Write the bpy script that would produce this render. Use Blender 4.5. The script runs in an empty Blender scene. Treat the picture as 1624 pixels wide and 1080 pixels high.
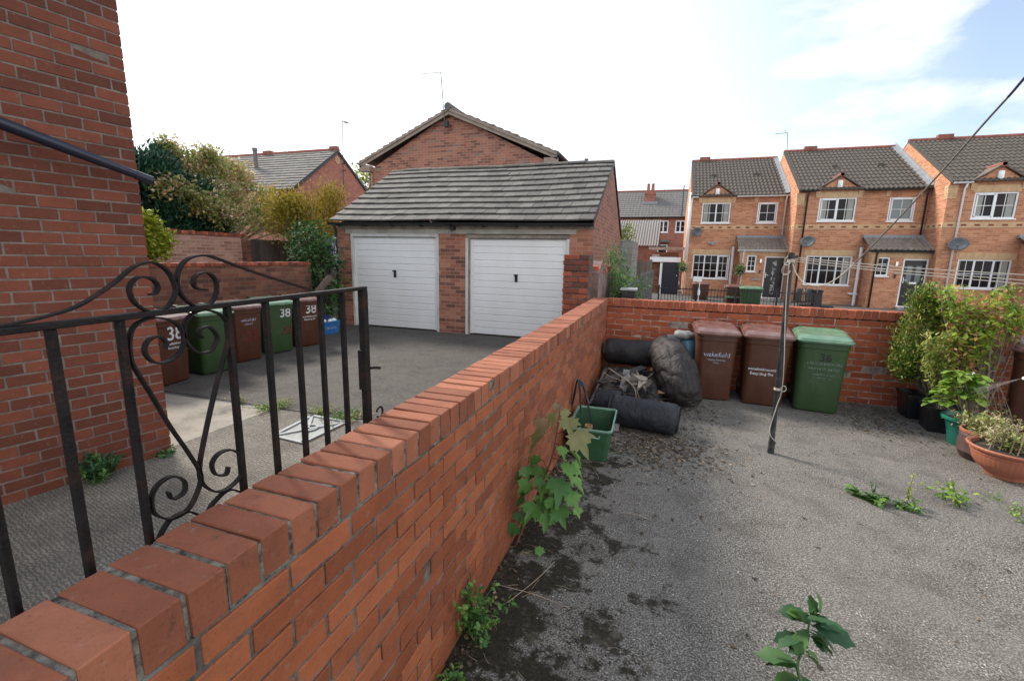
import bpy, math, random
import numpy as np
from mathutils import Vector, Matrix
random.seed(7); rng = np.random.default_rng(7)
R = math.radians
S = bpy.context.scene
# ---------------------------------------------------------------- camera
CH = 1.83; YAW, PITCH, ROLL = R(18.6), R(10.5), R(1.2); FPX = 717.0
Fv = Vector((-math.sin(YAW)*math.cos(PITCH), math.cos(YAW)*math.cos(PITCH), -math.sin(PITCH)))
R0 = Vector((math.cos(YAW), math.sin(YAW), 0)); U0 = R0.cross(Fv)
Rv = R0*math.cos(ROLL)+U0*math.sin(ROLL); Uv = -R0*math.sin(ROLL)+U0*math.cos(ROLL)
cd = bpy.data.cameras.new('camera'); cam = bpy.data.objects.new('camera', cd)
S.collection.objects.link(cam); S.camera = cam
cd.sensor_width = 36; cd.lens = FPX/1624*36; cd.clip_start = 0.02; cd.clip_end = 3000
m = Matrix((Rv, Uv, -Fv)).transposed().to_4x4(); m.translation = (0, 0, CH); cam.matrix_world = m
S.render.resolution_x = 1024; S.render.resolution_y = 680
# ---------------------------------------------------------------- sky, sun, exposure
SUN_AZ, SUN_EL = R(-66), R(38)        # azimuth clockwise from +Y
W = bpy.data.worlds.new('World'); S.world = W; W.use_nodes = True
nt = W.node_tree; nt.nodes.clear()
def nd(t, ty, **k):
    n = t.nodes.new(ty)
    for a, b in k.items(): setattr(n, a, b)
    return n
sky = nd(nt, 'ShaderNodeTexSky', sky_type='NISHITA', sun_disc=False)
sky.sun_elevation = SUN_EL; sky.sun_rotation = SUN_AZ % (2*math.pi); sky.air_density = 1.0; sky.dust_density = 1.2
tc = nd(nt, 'ShaderNodeTexCoord'); mp = nd(nt, 'ShaderNodeMapping'); mp.inputs['Scale'].default_value = (1.6, 1.6, 4.2)
mp.inputs['Location'].default_value = (0.35, 2.1, 0.2)
nt.links.new(tc.outputs['Generated'], mp.inputs[0])
no = nd(nt, 'ShaderNodeTexNoise'); no.inputs['Scale'].default_value = 1.9; no.inputs['Detail'].default_value = 7; no.inputs['Roughness'].default_value = .52
nt.links.new(mp.outputs[0], no.inputs['Vector'])
rp = nd(nt, 'ShaderNodeValToRGB'); rp.color_ramp.elements[0].position = .53; rp.color_ramp.elements[1].position = .65
nt.links.new(no.outputs['Fac'], rp.inputs[0])
mx = nd(nt, 'ShaderNodeMix', data_type='RGBA'); mx.inputs['B'].default_value = (6.6, 6.75, 6.9, 1)
nt.links.new(rp.outputs[0], mx.inputs['Factor'])
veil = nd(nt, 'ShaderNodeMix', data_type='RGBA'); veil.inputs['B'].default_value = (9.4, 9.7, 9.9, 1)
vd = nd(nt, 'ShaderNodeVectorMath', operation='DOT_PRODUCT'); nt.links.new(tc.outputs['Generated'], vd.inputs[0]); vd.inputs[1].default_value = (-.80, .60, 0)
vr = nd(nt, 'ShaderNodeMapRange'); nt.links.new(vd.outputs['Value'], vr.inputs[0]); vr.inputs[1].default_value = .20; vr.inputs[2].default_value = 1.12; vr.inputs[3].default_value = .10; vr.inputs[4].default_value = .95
vq = nd(nt, 'ShaderNodeMapRange'); nt.links.new(vd.outputs['Value'], vq.inputs[0]); vq.inputs[1].default_value = -.15; vq.inputs[2].default_value = -.55; vq.inputs[3].default_value = 0; vq.inputs[4].default_value = 1.0  # added fill: unseen sky behind the camera whitened to brighten camera-facing fronts
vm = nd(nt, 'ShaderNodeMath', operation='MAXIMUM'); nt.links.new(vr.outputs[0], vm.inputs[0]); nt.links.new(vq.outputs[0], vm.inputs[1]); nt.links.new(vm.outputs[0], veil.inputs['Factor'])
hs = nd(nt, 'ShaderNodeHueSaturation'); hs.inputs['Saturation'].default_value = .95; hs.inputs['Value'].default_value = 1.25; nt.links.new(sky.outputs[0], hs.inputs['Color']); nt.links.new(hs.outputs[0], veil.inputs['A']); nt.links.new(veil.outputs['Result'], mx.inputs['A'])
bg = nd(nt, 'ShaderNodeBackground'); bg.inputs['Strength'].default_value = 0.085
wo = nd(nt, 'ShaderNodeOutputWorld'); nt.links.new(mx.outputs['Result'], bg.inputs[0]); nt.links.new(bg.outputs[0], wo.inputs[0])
sl = bpy.data.lights.new('sun', 'SUN'); sl.energy = 2.3; sl.angle = R(13); sl.color = (1, .92, .80)
so = bpy.data.objects.new('sun', sl); S.collection.objects.link(so)
sd = Vector((math.sin(SUN_AZ)*math.cos(SUN_EL), math.cos(SUN_AZ)*math.cos(SUN_EL), math.sin(SUN_EL)))
so.rotation_euler = sd.to_track_quat('Z', 'Y').to_euler(); so.location = sd*30
S.view_settings.view_transform = 'Standard'; S.view_settings.look = 'None'; S.view_settings.gamma = 1
S.view_settings.exposure = 1.12
# ---------------------------------------------------------------- helpers
def at(u, v, x=None, y=None, z=None):
    """where the sight line through photo pixel (u,v) meets a real plane"""
    d = Fv*FPX + Rv*(u-812) - Uv*(v-540); o = Vector((0, 0, CH))
    t = (z-CH)/d.z if z is not None else (x/d.x if x is not None else y/d.y)
    return o+d*t
def tag(o, label=None, cat=None, group=None, kind=None):
    if label: o['label'] = label
    if cat: o['category'] = cat
    if group: o['group'] = group
    if kind: o['kind'] = kind
    return o
def thing(name, label, cat, loc=(0, 0, 0), rz=0, group=None):
    kd = 'thing' if name.split('_')[-1] in ('wall', 'beam') else None
    o = bpy.data.objects.new(name, None); o.empty_display_size = .1; S.collection.objects.link(o)
    o.location = loc; o.rotation_euler = (0, 0, rz); return tag(o, label, cat, group, kd)
class MB:
    def __init__(s): s.v = []; s.f = []; s.r = []
    def add(s, vs, fs, r=None):
        n = len(s.v); s.v.extend([tuple(p) for p in vs]); s.f.extend([tuple(i+n for i in f) for f in fs])
        if r is None: r = random.random()
        s.r.extend([r]*len(fs)); return s
    def box(s, a, b, r=None, M=None, jit=0):
        x0, y0, z0 = a; x1, y1, z1 = b
        vs = [Vector(p) for p in ((x0,y0,z0),(x1,y0,z0),(x1,y1,z0),(x0,y1,z0),(x0,y0,z1),(x1,y0,z1),(x1,y1,z1),(x0,y1,z1))]
        if jit: vs = [p+Vector([random.uniform(-jit, jit) for _ in range(3)]) for p in vs]
        if M: vs = [M@p for p in vs]
        return s.add(vs, [(0,3,2,1),(4,5,6,7),(0,1,5,4),(1,2,6,5),(2,3,7,6),(3,0,4,7)], r)
    def tube(s, pts, rad, n=8, r=None, caps=True):
        pts = [Vector(p) for p in pts]; N = len(pts)
        if not hasattr(rad, '__len__'): rad = [rad]*N
        vs = []; up = None
        for i, p in enumerate(pts):
            t = (pts[min(i+1, N-1)]-pts[max(i-1, 0)]).normalized()
            if up is None:
                up = t.cross(Vector((0, 0, 1)))
                if up.length < .01: up = Vector((1, 0, 0))
            a = (up-t*up.dot(t)).normalized(); up = a; b = t.cross(a)
            for k in range(n):
                w = 2*math.pi*k/n; vs.append(p+(a*math.cos(w)+b*math.sin(w))*rad[i])
        fs = [(i*n+k, i*n+(k+1)%n, (i+1)*n+(k+1)%n, (i+1)*n+k) for i in range(N-1) for k in range(n)]
        if caps: fs += [tuple(range(n-1, -1, -1)), tuple(range((N-1)*n, N*n))]
        return s.add(vs, fs, r)
    def strap(s, pts, wdir, w, th, r=None):
        pts = [Vector(p) for p in pts]; wd = Vector(wdir).normalized(); vs = []; N = len(pts)
        for i, p in enumerate(pts):
            t = (pts[min(i+1, N-1)]-pts[max(i-1, 0)]).normalized(); nn = t.cross(wd).normalized()
            for a, b in ((-1,-1),(1,-1),(1,1),(-1,1)): vs.append(p+wd*(a*w/2)+nn*(b*th/2))
        fs = [(i*4+k, i*4+(k+1)%4, (i+1)*4+(k+1)%4, (i+1)*4+k) for i in range(N-1) for k in range(4)]
        fs += [(3,2,1,0), tuple(range((N-1)*4, N*4))]
        return s.add(vs, fs, r)
    def loft(s, secs, n=6, r=None, cap=(True, True), M=None):
        """sections (cx,cy,z,w,d,rad[,tilt]) of rounded rectangles"""
        vs = []; K = 4*n
        for q in secs:
            cx, cy, z, w, d, rr = q[:6]; tl = q[6] if len(q) > 6 else 0
            rr = min(rr, w/2-1e-4, d/2-1e-4)
            for ci, (sx, sy) in enumerate(((1,1),(-1,1),(-1,-1),(1,-1))):
                for k in range(n):
                    w_ = math.pi/2*(ci+k/(n-1))
                    px = sx*(w/2-rr)+rr*math.cos(w_); py = sy*(d/2-rr)+rr*math.sin(w_)
                    p = Vector((cx+px, cy+py, z+tl*py)); vs.append(M@p if M else p)
        fs = [(i*K+k, i*K+(k+1)%K, (i+1)*K+(k+1)%K, (i+1)*K+k) for i in range(len(secs)-1) for k in range(K)]
        if cap[0]: fs.append(tuple(range(K-1, -1, -1)))
        if cap[1]: fs.append(tuple(range((len(secs)-1)*K, len(secs)*K)))
        return s.add(vs, fs, r)
    def lathe(s, prof, c=(0, 0, 0), n=32, r=None, rib=0, ribn=0):
        vs = []; N = len(prof)
        for i, (rr, z) in enumerate(prof):
            for k in range(n):
                w = 2*math.pi*k/n; q = rr*(1+rib*math.cos(w*ribn))
                vs.append((c[0]+q*math.cos(w), c[1]+q*math.sin(w), c[2]+z))
        fs = [(i*n+k, i*n+(k+1)%n, (i+1)*n+(k+1)%n, (i+1)*n+k) for i in range(N-1) for k in range(n)]
        return s.add(vs, fs, r)
    def build(s, name, mat, parent=None, world=True, smooth=False, bevel=0, autos=False, coll=None):
        me = bpy.data.meshes.new(name); vs = s.v
        if parent is not None and world:
            Mi = (Matrix.Translation(parent_loc(parent))@Matrix.Rotation(parent_rz(parent), 4, 'Z')).inverted()
            vs = [tuple(Mi@Vector(p)) for p in vs]
        me.from_pydata(vs, [], s.f)
        a = me.attributes.new('rnd', 'FLOAT', 'FACE'); a.data.foreach_set('value', s.r)
        if smooth:
            me.polygons.foreach_set('use_smooth', [True]*len(s.f))
            if autos: me.set_sharp_from_angle(angle=R(autos))
        me.materials.append(mat); me.update()
        o = bpy.data.objects.new(name, me); S.collection.objects.link(o)
        if parent is not None: o.parent = parent
        if bevel:
            b = o.modifiers.new('bevel', 'BEVEL'); b.width = bevel; b.segments = 1; b.limit_method = 'ANGLE'
        return o
def parent_chain(p):
    M = Matrix.Identity(4)
    while p is not None:
        M = (Matrix.Translation(p.location)@p.rotation_euler.to_matrix().to_4x4())@M; p = p.parent
    return M
def parent_loc(p): return parent_chain(p).translation
def parent_rz(p): return parent_chain(p).to_euler().z
def catmull(P, k=5):
    P = [Vector(p) for p in P]; out = []
    for i in range(len(P)-1):
        a, b, c, d = P[max(i-1, 0)], P[i], P[i+1], P[min(i+2, len(P)-1)]
        for j in range(k):
            t = j/k; out.append(.5*((2*b)+(c-a)*t+(2*a-5*b+4*c-d)*t*t+(3*b-a-3*c+d)*t**3))
    return out+[P[-1]]
# ---------------------------------------------------------------- materials
class NT:
    def __init__(s, name):
        s.m = bpy.data.materials.new(name); s.m.use_nodes = True; s.t = s.m.node_tree
        s.b = s.t.nodes['Principled BSDF']; s.out = s.t.nodes['Material Output']
    def n(s, ty, **k): return nd(s.t, ty, **k)
    def l(s, a, b): s.t.links.new(a, b)
    def ramp(s, fac, stops, interp='LINEAR'):
        r = s.n('ShaderNodeValToRGB'); e = r.color_ramp; e.interpolation = interp
        e.elements[0].position = stops[0][0]; e.elements[0].color = (*stops[0][1], 1)
        e.elements[1].position = stops[-1][0]; e.elements[1].color = (*stops[-1][1], 1)
        for p, c in stops[1:-1]:
            q = e.elements.new(p); q.color = (*c, 1)
        s.l(fac, r.inputs[0]); return r.outputs[0]
    def noise(s, scale, detail=4, rough=.55, vec=None, out='Fac', dist=0):
        n = s.n('ShaderNodeTexNoise'); n.inputs['Scale'].default_value = scale; n.inputs['Detail'].default_value = detail
        n.inputs['Roughness'].default_value = rough; n.inputs['Distortion'].default_value = dist
        s.l(vec if vec is not None else s.obj(), n.inputs['Vector']); return n.outputs[out]
    def obj(s):
        if not hasattr(s, '_tc'): s._tc = s.n('ShaderNodeTexCoord')
        return s._tc.outputs['Object']
    def mapv(s, sc=(1,1,1), loc=(0,0,0), rot=(0,0,0), vec=None):
        n = s.n('ShaderNodeMapping'); n.inputs['Scale'].default_value = sc; n.inputs['Location'].default_value = loc
        n.inputs['Rotation'].default_value = rot; s.l(vec if vec is not None else s.obj(), n.inputs[0]); return n.outputs[0]
    def mix(s, f, a, b, mode='MIX'):
        n = s.n('ShaderNodeMix', data_type='RGBA', blend_type=mode)
        for k, q in (('Factor', f), ('A', a), ('B', b)):
            if isinstance(q, (int, float)): n.inputs[k].default_value = q
            elif isinstance(q, tuple): n.inputs[k].default_value = (*q, 1)
            else: s.l(q, n.inputs[k])
        return n.outputs['Result']
    def mth(s, op, a, b=0.0, clamp=False):
        n = s.n('ShaderNodeMath', operation=op, use_clamp=clamp)
        for k, q in ((0, a), (1, b)):
            if isinstance(q, (int, float)): n.inputs[k].default_value = q
            else: s.l(q, n.inputs[k])
        return n.outputs[0]
    def attr(s, name='rnd'):
        n = s.n('ShaderNodeAttribute', attribute_name=name); return n.outputs['Fac']
    def bump(s, h, st=.3, dist=.01, prev=None):
        n = s.n('ShaderNodeBump'); n.inputs['Strength'].default_value = st; n.inputs['Distance'].default_value = dist
        s.l(h, n.inputs['Height'])
        if prev is not None: s.l(prev, n.inputs['Normal'])
        return n.outputs[0]
    def fin(s, col=None, rough=.8, nrm=None, metal=0, spec=None):
        if col is not None:
            if isinstance(col, tuple): s.b.inputs['Base Color'].default_value = (*col, 1)
            else: s.l(col, s.b.inputs['Base Color'])
        if isinstance(rough, (int, float)): s.b.inputs['Roughness'].default_value = rough
        else: s.l(rough, s.b.inputs['Roughness'])
        if nrm is not None: s.l(nrm, s.b.inputs['Normal'])
        s.b.inputs['Metallic'].default_value = metal
        if spec is not None: s.b.inputs['Specular IOR Level'].default_value = spec
        return s.m
def simple(name, col, rough=.6, var=.25, scale=8, metal=0, bump=.1, bs=60, spec=None, dirt=None):
    t = NT(name); n = t.noise(scale, 5)
    lo = tuple(c*(1-var) for c in col); hi = tuple(min(c*(1+var), 1) for c in col)
    c = t.ramp(n, [(.3, lo), (.7, hi)])
    if dirt:
        d = t.ramp(t.noise(scale*.6, 6, .7, vec=t.mapv(loc=(3, 1, 7))), [(.52, (0,0,0)), (.7, (1,1,1))]); c = t.mix(t.mth('MULTIPLY', d, .7), c, dirt)
    return t.fin(c, rough, t.bump(t.noise(bs, 4), bump, .01), metal, spec)
def brickgeo(name, stops, rough=.85, eff=0, dark=.4):
    t = NT(name); a = t.attr(); c = t.ramp(a, stops)
    n = t.noise(9, 5, .6); c = t.mix(.35, c, t.ramp(n, [(.3, (.35,.35,.35)), (.7, (.75,.75,.75))]), 'OVERLAY')
    sp = t.ramp(t.noise(140, 3, .6), [(.28, (.35,.35,.35)), (.42, (1,1,1))]); c = t.mix(.5, c, sp, 'MULTIPLY')
    st = t.ramp(t.noise(3.1, 6, .7), [(.55, (0,0,0)), (.75, (1,1,1))]); c = t.mix(t.mth('MULTIPLY', st, .45), c, (.10,.055,.045))
    if eff:
        e = t.ramp(t.noise(6, 7, .75, vec=t.mapv((1, 1, 3))), [(.60, (0,0,0)), (.72, (1,1,1))]); c = t.mix(t.mth('MULTIPLY', e, eff), c, (.5,.42,.38))
    sx_ = t.n('ShaderNodeSeparateXYZ'); gm_ = t.n('ShaderNodeNewGeometry'); t.l(gm_.outputs['Normal'], sx_.inputs[0])
    lich = t.ramp(t.noise(34, 5, .7, vec=t.mapv(loc=(3, 8, 1))), [(.60, (0,0,0)), (.70, (1,1,1))]); c = t.mix(t.mth('MULTIPLY', lich, .28), c, (.30,.24,.20))
    dk = t.ramp(t.noise(11, 7, .8, vec=t.mapv(loc=(13, 2, 5))), [(.58, (0,0,0)), (.72, (1,1,1))]); c = t.mix(t.mth('MULTIPLY', dk, dark), c, (.05,.028,.022))
    nr = t.bump(t.noise(70, 5, .65), .45, .005); nr = t.bump(t.noise(14, 3), .4, .008, nr)
    return t.fin(c, rough, nr)
def mortar_mat(name, a, b, scale=18):
    t = NT(name); c = t.ramp(t.noise(scale, 6, .7), [(.38, a), (.62, b)])
    return t.fin(c, .95, t.bump(t.noise(60, 5, .7), .8, .008))
def brick_tex(name, stops, mortar, bw=.26, bh=.086, ms=.0055, off=.5, soft=0, bump=.5, stain=None, scl=3.):
    """brick pattern wrapped on any upright face by its own normal"""
    t = NT(name); tc_ = t.n('ShaderNodeTexCoord'); sx = t.n('ShaderNodeSeparateXYZ'); t.l(tc_.outputs['Object'], sx.inputs[0])
    sn = t.n('ShaderNodeSeparateXYZ'); t.l(tc_.outputs['Normal'], sn.inputs[0])
    g = t.mth('GREATER_THAN', t.mth('ABSOLUTE', sn.outputs[0]), .6)
    hx = t.mth('ADD', t.mth('MULTIPLY', sx.outputs[0], t.mth('SUBTRACT', 1.0, g)), t.mth('MULTIPLY', sx.outputs[1], g))
    cb = t.n('ShaderNodeCombineXYZ'); t.l(hx, cb.inputs[0]); t.l(sx.outputs[2], cb.inputs[1])
    b = t.n('ShaderNodeTexBrick'); t.l(cb.outputs[0], b.inputs['Vector']); b.offset = off
    b.inputs['Scale'].default_value = 1; b.inputs['Brick Width'].default_value = bw; b.inputs['Row Height'].default_value = bh
    b.inputs['Mortar Size'].default_value = ms; b.inputs['Mortar Smooth'].default_value = .2; b.inputs['Bias'].default_value = 0
    b.inputs['Color1'].default_value = (0,0,0,1); b.inputs['Color2'].default_value = (1,1,1,1); b.inputs['Mortar'].default_value = (.5,.5,.5,1)
    c = t.ramp(b.outputs['Color'], stops)
    c = t.mix(.4, c, t.ramp(t.noise(scl, 6, .6), [(.3, (.35,.35,.35)), (.7, (.7,.7,.7))]), 'OVERLAY')
    if stain:
        st = t.ramp(t.noise(1.3, 6, .7), [(.5, (0,0,0)), (.68, (1,1,1))]); c = t.mix(t.mth('MULTIPLY', st, .6), c, stain)
    c = t.mix(b.outputs['Fac'], c, mortar)
    nr = t.bump(t.mth('SUBTRACT', 1.0, b.outputs['Fac']), bump, .006); nr = t.bump(t.noise(60, 4), .2, .004, nr)
    return t.fin(c, .88, nr)
def attr_mat(name, stops, rough=.7, sp=0, spscale=40, bump=.15, dirt=None, spec=None):
    t = NT(name); c = t.ramp(t.attr(), stops)
    c = t.mix(.35, c, t.ramp(t.noise(7, 5, .65), [(.3, (.3,.3,.3)), (.7, (.75,.75,.75))]), 'OVERLAY')
    if dirt:
        d = t.ramp(t.noise(5, 7, .75), [(.5, (0,0,0)), (.66, (1,1,1))]); c = t.mix(t.mth('MULTIPLY', d, .6), c, dirt)
    return t.fin(c, rough, t.bump(t.noise(spscale, 4), bump, .01), spec=spec)
def leaf_mat(name, stops, trans=.3, rough=.55):
    t = NT(name); c = t.ramp(t.attr(), stops); c = t.mix(.25, c, t.ramp(t.noise(25, 3), [(.3, (.3,.3,.3)), (.7, (.8,.8,.8))]), 'OVERLAY')
    t.fin(c, rough); tr = t.n('ShaderNodeBsdfTranslucent'); t.l(c, tr.inputs[0])
    ms = t.n('ShaderNodeMixShader'); ms.inputs[0].default_value = trans
    t.l(t.b.outputs[0], ms.inputs[1]); t.l(tr.outputs[0], ms.inputs[2]); t.l(ms.outputs[0], t.out.inputs[0]); return t.m
def plain(name, col, rough=.5, metal=0, spec=None, alpha=1):
    t = NT(name); m_ = t.fin(col, rough, metal=metal, spec=spec)
    if alpha < 1: t.b.inputs['Alpha'].default_value = alpha
    return m_
RED = [(0, (.20,.055,.030)), (.5, (.27,.075,.040)), (1, (.35,.11,.06))]
M = {}
M['brick_yard'] = brickgeo('brick_yard', [(0, (.20,.052,.018)), (.5, (.27,.072,.025)), (1, (.335,.098,.037))])
M['brick_cope'] = brickgeo('brick_cope', [(0, (.20,.060,.028)), (.5, (.275,.087,.042)), (1, (.35,.125,.066))], dark=.75)
M['brick_far'] = brickgeo('brick_far', [(0, (.24,.052,.020)), (.5, (.33,.074,.028)), (1, (.41,.10,.04))], eff=.35)
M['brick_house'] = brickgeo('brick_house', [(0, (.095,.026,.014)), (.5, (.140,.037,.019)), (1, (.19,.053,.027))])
M['brick_old'] = brickgeo('brick_old', [(0, (.10,.035,.025)), (.4, (.22,.055,.03)), (1, (.40,.10,.045))], eff=.2)
M['mortar'] = mortar_mat('mortar', (.07,.062,.055), (.20,.18,.155), 9)
M['mortar_dark'] = mortar_mat('mortar_dark', (.05,.042,.038), (.14,.115,.10))
M['mortar_cope'] = mortar_mat('mortar_cope', (.035,.032,.027), (.26,.24,.20), 30)
M['mortar_light'] = mortar_mat('mortar_light', (.13,.105,.09), (.22,.185,.16), 8)
M['mortar_far'] = mortar_mat('mortar_far', (.13,.09,.075), (.5,.40,.34), 7)
M['brick_garage'] = brick_tex('brick_garage', [(0, (.13,.06,.045)), (.3, (.26,.10,.065)), (.6, (.36,.14,.085)), (1, (.42,.20,.135))], (.36,.25,.19), .258, .0862, .006)
M['brick_gable'] = brick_tex('brick_gable', [(0, (.17,.075,.055)), (.4, (.33,.13,.085)), (.8, (.40,.17,.11)), (1, (.22,.15,.12))], (.38,.27,.21), .26, .086, .007)
M['brick_side'] = brick_tex('brick_side', [(0, (.20,.08,.055)), (1, (.35,.14,.095))], (.33,.24,.19), .26, .086, .006, stain=(.16,.09,.07))
M['brick_row'] = brick_tex('brick_row', [(0, (.39,.155,.078)), (.5, (.52,.222,.115)), (1, (.61,.285,.155))], (.56,.375,.26), .24, .08, .006)
M['brick_buff'] = brick_tex('brick_buff', [(0, (.55,.34,.18)), (1, (.68,.45,.25))], (.55,.40,.27), .08, .24, .006)
M['brick_red_far'] = brick_tex('brick_red_far', [(0, (.26,.09,.06)), (1, (.40,.15,.10))], (.33,.2,.15), .26, .086, .006)
M['brick_pinkfar'] = brick_tex('brick_pinkfar', [(0, (.30,.115,.085)), (1, (.38,.16,.12))], (.36,.2,.16), .26, .086, .005)
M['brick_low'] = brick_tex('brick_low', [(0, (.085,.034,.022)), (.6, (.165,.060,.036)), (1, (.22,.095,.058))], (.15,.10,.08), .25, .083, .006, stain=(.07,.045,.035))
M['brick_pale'] = brick_tex('brick_pale', [(0, (.28,.13,.095)), (1, (.44,.25,.19))], (.42,.33,.27), .25, .083, .007, stain=(.17,.09,.07))
M['render_old'] = simple('render_old', (.20,.13,.115), .95, .4, 4, bump=.6, bs=25, dirt=(.34,.27,.25))
M['block'] = brick_tex('block', [(0, (.20,.19,.18)), (1, (.30,.28,.26))], (.16,.15,.14), .45, .22, .008)
M['white'] = simple('white_upvc', (.87,.88,.88), .35, .05, 2, bump=0)
M['garage_white'] = simple('garage_white', (.82,.83,.83), .38, .03, 1.5, bump=.02, dirt=None)
gw = NT('garage_white'); g_ = gw.ramp(gw.noise(2.2, 7, .7, vec=gw.mapv((.8, 1, .4))), [(.35, (.84,.85,.86)), (.8, (.76,.76,.74))]); M['garage_white'] = gw.fin(gw.mix(gw.mth('MULTIPLY', gw.ramp(gw.noise(30, 6, .8), [(.70, (0,0,0)), (.78, (1,1,1))]), .25), g_, (.35,.31,.26)), .4, gw.bump(gw.noise(1.5, 2), .15, .02))
M['wood_white'] = simple('wood_white', (.60,.61,.59), .7, .12, 3, bump=.3, bs=20, dirt=(.33,.31,.28))
M['wood_weather'] = simple('wood_weather', (.27,.235,.19), .85, .35, 5, bump=.4, bs=25, dirt=(.12,.10,.08))
M['fascia'] = simple('fascia', (.40,.38,.33), .85, .25, 4, bump=.3, dirt=(.24,.2,.16))
M['plank'] = simple('plank', (.20,.19,.185), .9, .35, 9, bump=.5, bs=40, dirt=(.42,.4,.38))
M['black'] = simple('black_plastic', (.014,.015,.017), .35, .3, 6, bump=.03)
M['gutter'] = simple('dark_gutter', (.025,.028,.032), .4, .3, 5, bump=.03)
M['iron'] = simple('rusty_iron', (.010,.008,.008), .6, .5, 25, bump=.35, bs=120, dirt=(.050,.018,.011), spec=.25)
M['glass'] = plain('window_glass', (.016,.010,.009), .06, spec=.2)
M['glass_lit'] = plain('window_glass_pale', (.16,.20,.20), .1, spec=.6)
M['curtain'] = simple('curtain', (.35,.34,.30), .9, .1, 10)
M['door_black'] = simple('door_black', (.022,.016,.018), .3, .2, 3, bump=0)
M['door_navy'] = simple('door_navy', (.011,.014,.026), .35, .2, 3, bump=0)
M['chrome'] = plain('chrome', (.7,.7,.7), .2, 1)
M['lead'] = simple('lead_flashing', (.27,.29,.31), .5, .15, 3, bump=.1)
M['tile_garage'] = attr_mat('tile_garage', [(0, (.088,.083,.078)), (.5, (.120,.113,.105)), (1, (.155,.147,.135))], .9, bump=.3, dirt=(.10,.095,.08))
M['tile_ridge'] = attr_mat('tile_ridge', [(0, (.11,.10,.088)), (1, (.17,.155,.135))], .9, bump=.4, dirt=(.10,.095,.075))
M['tile_row'] = attr_mat('tile_row', [(0, (.070,.060,.050)), (1, (.088,.075,.063))], .85, bump=.2, dirt=(.115,.095,.076))
M['tile_brown'] = attr_mat('tile_brown', [(0, (.17,.125,.095)), (1, (.26,.20,.155))], .85, bump=.2)
M['tile_far'] = attr_mat('tile_far', [(0, (.12,.115,.11)), (1, (.17,.16,.15))], .9, bump=.2)
M['ridge_red'] = simple('ridge_red', (.28,.10,.07), .85, .3, 5)
M['barge'] = simple('bargeboard', (.30,.235,.19), .7, .2, 3, dirt=(.20,.14,.11))
def binmat(name, col, dull):
    t = NT(name); n = t.noise(5, 6, .65); c = t.mix(t.ramp(n, [(.45, (0,0,0)), (.75, (1,1,1))]), col, dull)
    sc = t.ramp(t.noise(30, 6, .8, vec=t.mapv((1, 1, .15))), [(.6, (0,0,0)), (.75, (1,1,1))]); c = t.mix(t.mth('MULTIPLY', sc, .55), c, tuple(q*1.5 for q in dull))
    return t.fin(c, .25 if 'lid' in name else .42, t.bump(t.noise(200, 2), .12, .002), spec=.5)
M['bin_brown'] = binmat('bin_brown', (.074,.025,.012), (.10,.043,.026))
M['bin_green'] = binmat('bin_green', (.030,.068,.022), (.048,.088,.038))
M['lid_brown'] = binmat('lid_brown', (.145,.068,.055), (.27,.17,.155))  # both lid colours paler than the bodies: sky sheen put into the colour
M['lid_green'] = binmat('lid_green', (.11,.21,.13), (.22,.33,.23))
def worn(name, col, k=.5):
    t = NT(name); t.fin(col, .55); a = t.ramp(t.noise(45, 6, .75), [(k-.06, (0,0,0)), (k+.04, (1,1,1))]); t.l(t.mth('SUBTRACT', .92, t.mth('MULTIPLY', a, .8)), t.b.inputs['Alpha']); return t.m
M['label_white'] = worn('label_white', (.70,.72,.75), .56)
M['label_faded'] = worn('label_faded', (.20,.26,.22), .52)
M['label_blackish'] = plain('label_black', (.012,.014,.012), .5)
M['label_red'] = worn('label_red', (.20,.020,.024), .48)
M['label_blue'] = worn('label_paleblue', (.45,.48,.62), .52)
M['crate_green'] = simple('crate_green', (.030,.085,.040), .42, .2, 8, bump=.05)
M['crate_rim'] = simple('crate_rim', (.16,.30,.22), .5, .15, 8, bump=.05)
M['blue_plastic'] = simple('blue_plastic', (.03,.16,.42), .4, .2, 8)
M['blue_dark'] = simple('blue_dark', (.02,.04,.16), .4, .2, 8)
M['white_lumps'] = simple('white_lumps', (.75,.82,.85), .8, .1, 12)
def fabric(name, a, b):
    t = NT(name); c = t.ramp(t.noise(3, 6, .65), [(.35, a), (.7, b)])
    w = t.n('ShaderNodeTexWave'); w.inputs['Scale'].default_value = 60; w.inputs['Distortion'].default_value = 1; t.l(t.obj(), w.inputs[0])
    nr = t.bump(w.outputs['Fac'], .1, .002); nr = t.bump(t.noise(5, 5, .6, dist=2.5, vec=t.mapv((1, 1, 1))), .8, .03, nr); nr = t.bump(t.noise(22, 4, .6, dist=1.5), .35, .008, nr)
    return t.fin(c, .62, nr, spec=.35)
M['membrane'] = fabric('membrane', (.012,.011,.013), (.033,.030,.033))
M['membrane_blue'] = fabric('membrane_blue', (.015,.016,.021), (.035,.037,.046))
M['membrane_brown'] = fabric('membrane_brown', (.014,.012,.012), (.045,.036,.035))
M['rope'] = simple('rope_white', (.55,.50,.43), .9, .2, 60, bump=.5, bs=200)
M['rope_grey'] = simple('rope_grey', (.22,.20,.18), .9, .3, 60, bump=.5, bs=200)
M['rope_blue'] = simple('rope_blue', (.075,.075,.20), .8, .3, 60, bump=.5, bs=200)
M['pole_metal'] = simple('pole_metal', (.022,.028,.031), .35, .5, 14, bump=.1, dirt=(.10,.11,.11))
M['twig'] = attr_mat('twig', [(0, (.16,.12,.085)), (1, (.34,.27,.19))], .9)
M['bark'] = simple('bark', (.10,.075,.055), .95, .4, 15, bump=.7, bs=40)
M['bark_pale'] = simple('bark_pale', (.22,.18,.14), .95, .4, 15, bump=.5, bs=40)
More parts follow.
